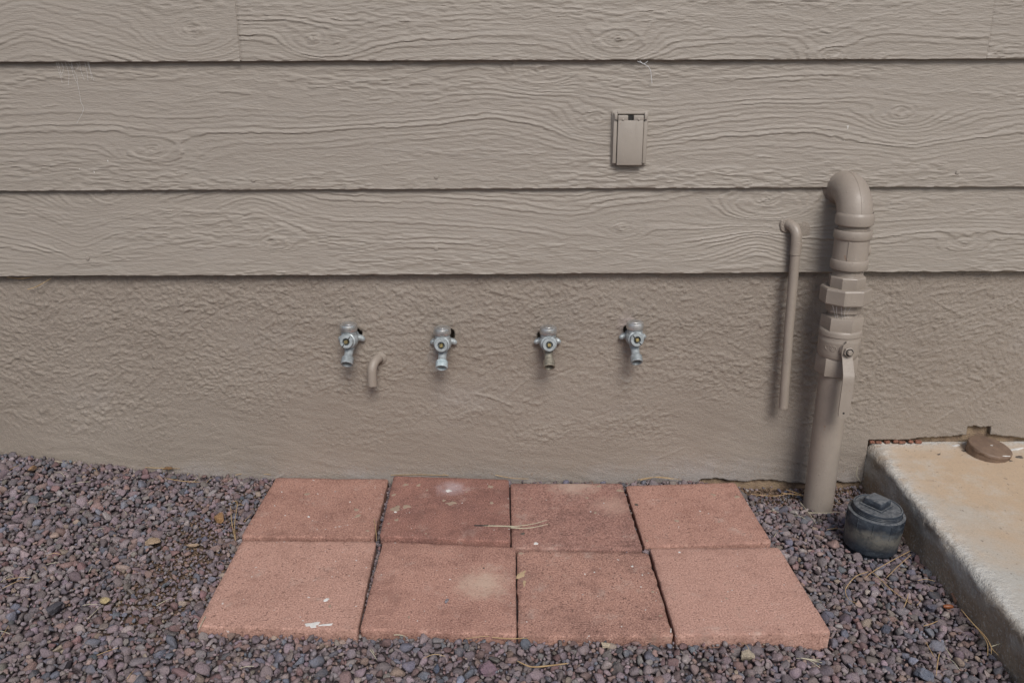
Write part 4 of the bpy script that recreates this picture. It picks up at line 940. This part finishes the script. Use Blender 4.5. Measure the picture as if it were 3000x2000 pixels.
def spline(pts, n=7):
    P = [Vector(p) for p in pts]
    if len(P) == 2: return [P[0].lerp(P[1], t) for t in np.linspace(0, 1, n)]
    Q = [2*P[0]-P[1]] + P + [2*P[-1]-P[-2]]; out = []
    for i in range(1, len(Q)-2):
        for t in np.linspace(0, 1, n)[:-1 if i < len(Q)-3 else None]:
            a, b, c, d = Q[i-1], Q[i], Q[i+1], Q[i+2]
            out.append(.5*((2*b) + (c-a)*t + (2*a-5*b+4*c-d)*t*t + (3*b-a-3*c+d)*t*t*t))
    return out
def rest(p):
    for q, (cs_, z) in zip(quads, PAV):
        if in_quad(p[0], p[1], q, 0): return Vector((p[0], p[1], max(p[2], z+.0013)))
    if p[1] > -.004 or p[0] > slab_x(p[1]): return Vector(p)
    return Vector((p[0], p[1], max(p[2], float(gtop(p[0], p[1])) + .0065)))
def needle_rad(n, r): return [r*(.55+.45*min(1, (n-1-i)/(n*.3)))*(1 if i else .8) for i in range(n)]
for k, (lab, strands, mt, sh) in enumerate(NEEDLES):
    gs = []
    onwall = 'stucco' in lab or 'siding' in lab
    for st_ in strands:
        P = spline([p if onwall else rest(p) for p in st_]); gs.append(tube(P, needle_rad(len(P), .00085), 5))
    o0 = sum((Vector(v) for v in gs[0][0]), Vector())/len(gs[0][0])
    if sh:
        root = thing('pine_needle', o0, lab, 'pine needle', 'dry pine needles'); obj('needle_strand', join(*gs), mt, root)
        P = spline([rest(p) for p in strands[0]]); obj('sheath', tube(P[:3], .0016, 6), SHEATH, root)
    else:
        tag(obj('pine_needle', join(*gs), mt, None, origin=o0), lab, 'pine needle', 'dry pine needles')
# short needle fragments strewn over the gravel; nothing tells them apart
kk = 0
while kk < 46:
    x, y = random.uniform(-1.25, .92), random.uniform(-.74, -.01)
    if not allowed(x, y, .01): continue
    a = random.uniform(0, math.pi); l = random.uniform(.008, .024); z = float(gtop(x, y)) + .006
    P = spline([(x-l*math.cos(a), y-l*math.sin(a), z), (x, y, z+.002+random.uniform(0, .002)), (x+l*math.cos(a+.3), y+l*math.sin(a+.3), z-.001)], 4)
    tag(obj('needle_fragment', tube(P, .0006, 4), random.choice((STRAW, STRAW2)), None, origin=(x, y, z)), 'short dry needle fragment strewn on the gravel', 'pine needle', 'needle fragments on the gravel'); kk += 1
# spider silk
def silk(name, strands, lab, r=.00035):
    gs = [tube(spline(p_, 5), r, 4) for p_ in strands]; o0 = gs[0][0][0]
    tag(obj(name, join(*gs), WEB, None, origin=o0), lab, 'cobweb', 'cobwebs on the wall')
mainw = [(-.9673, -.0235, 1.046), (-.9677, -.0150, 1.0281), (-.9633, -.0165, 1.0187), (-.9637, -.0175, 1.0027), (-.9622, -.0190, .9843), (-.9613, -.0205, .9622), (-.9579, -.0215, .9458), (-.9777, -.0225, .9159)]
sw = [mainw]
for k in range(11):
    x = -.968 + random.gauss(0, .026); l = random.uniform(.012, .05)
    sw.append([(x, -.0215, 1.047), (x+random.uniform(-.003, .003), -.0180, 1.047-l*.5), (x+random.uniform(-.005, .005), -.0185, 1.047-l)])
silk('cobweb', sw, 'wispy cobweb hanging from the top siding lap at far left', .00016)
silk('cobweb', [[(.2947, -.024, 1.0460), (.3118, -.026, 1.0388), (.3238, -.0255, 1.0279), (.3299, -.022, .9987)], [(.300, -.024, 1.047), (.308, -.024, 1.040), (.318, -.024, 1.046)]], 'curled white thread of cobweb dangling under the top lap above the outlet box', .0006)
sw = []
for k in range(5):
    t = R(-140+k*11); x, y = AX+.040*math.cos(t), AY+.040*math.sin(t)
    sw.append([(AX+.053*math.cos(t), AY+.053*math.sin(t), .509), (x+random.uniform(-.004, .004), y-.004, .490), (AX+.0385*math.cos(t+.15), AY+.0385*math.sin(t+.15), .470+random.uniform(-.003, .006))])
silk('cobweb', sw, 'fine cobweb strands strung below the union nut of the thick pipe', .00022)
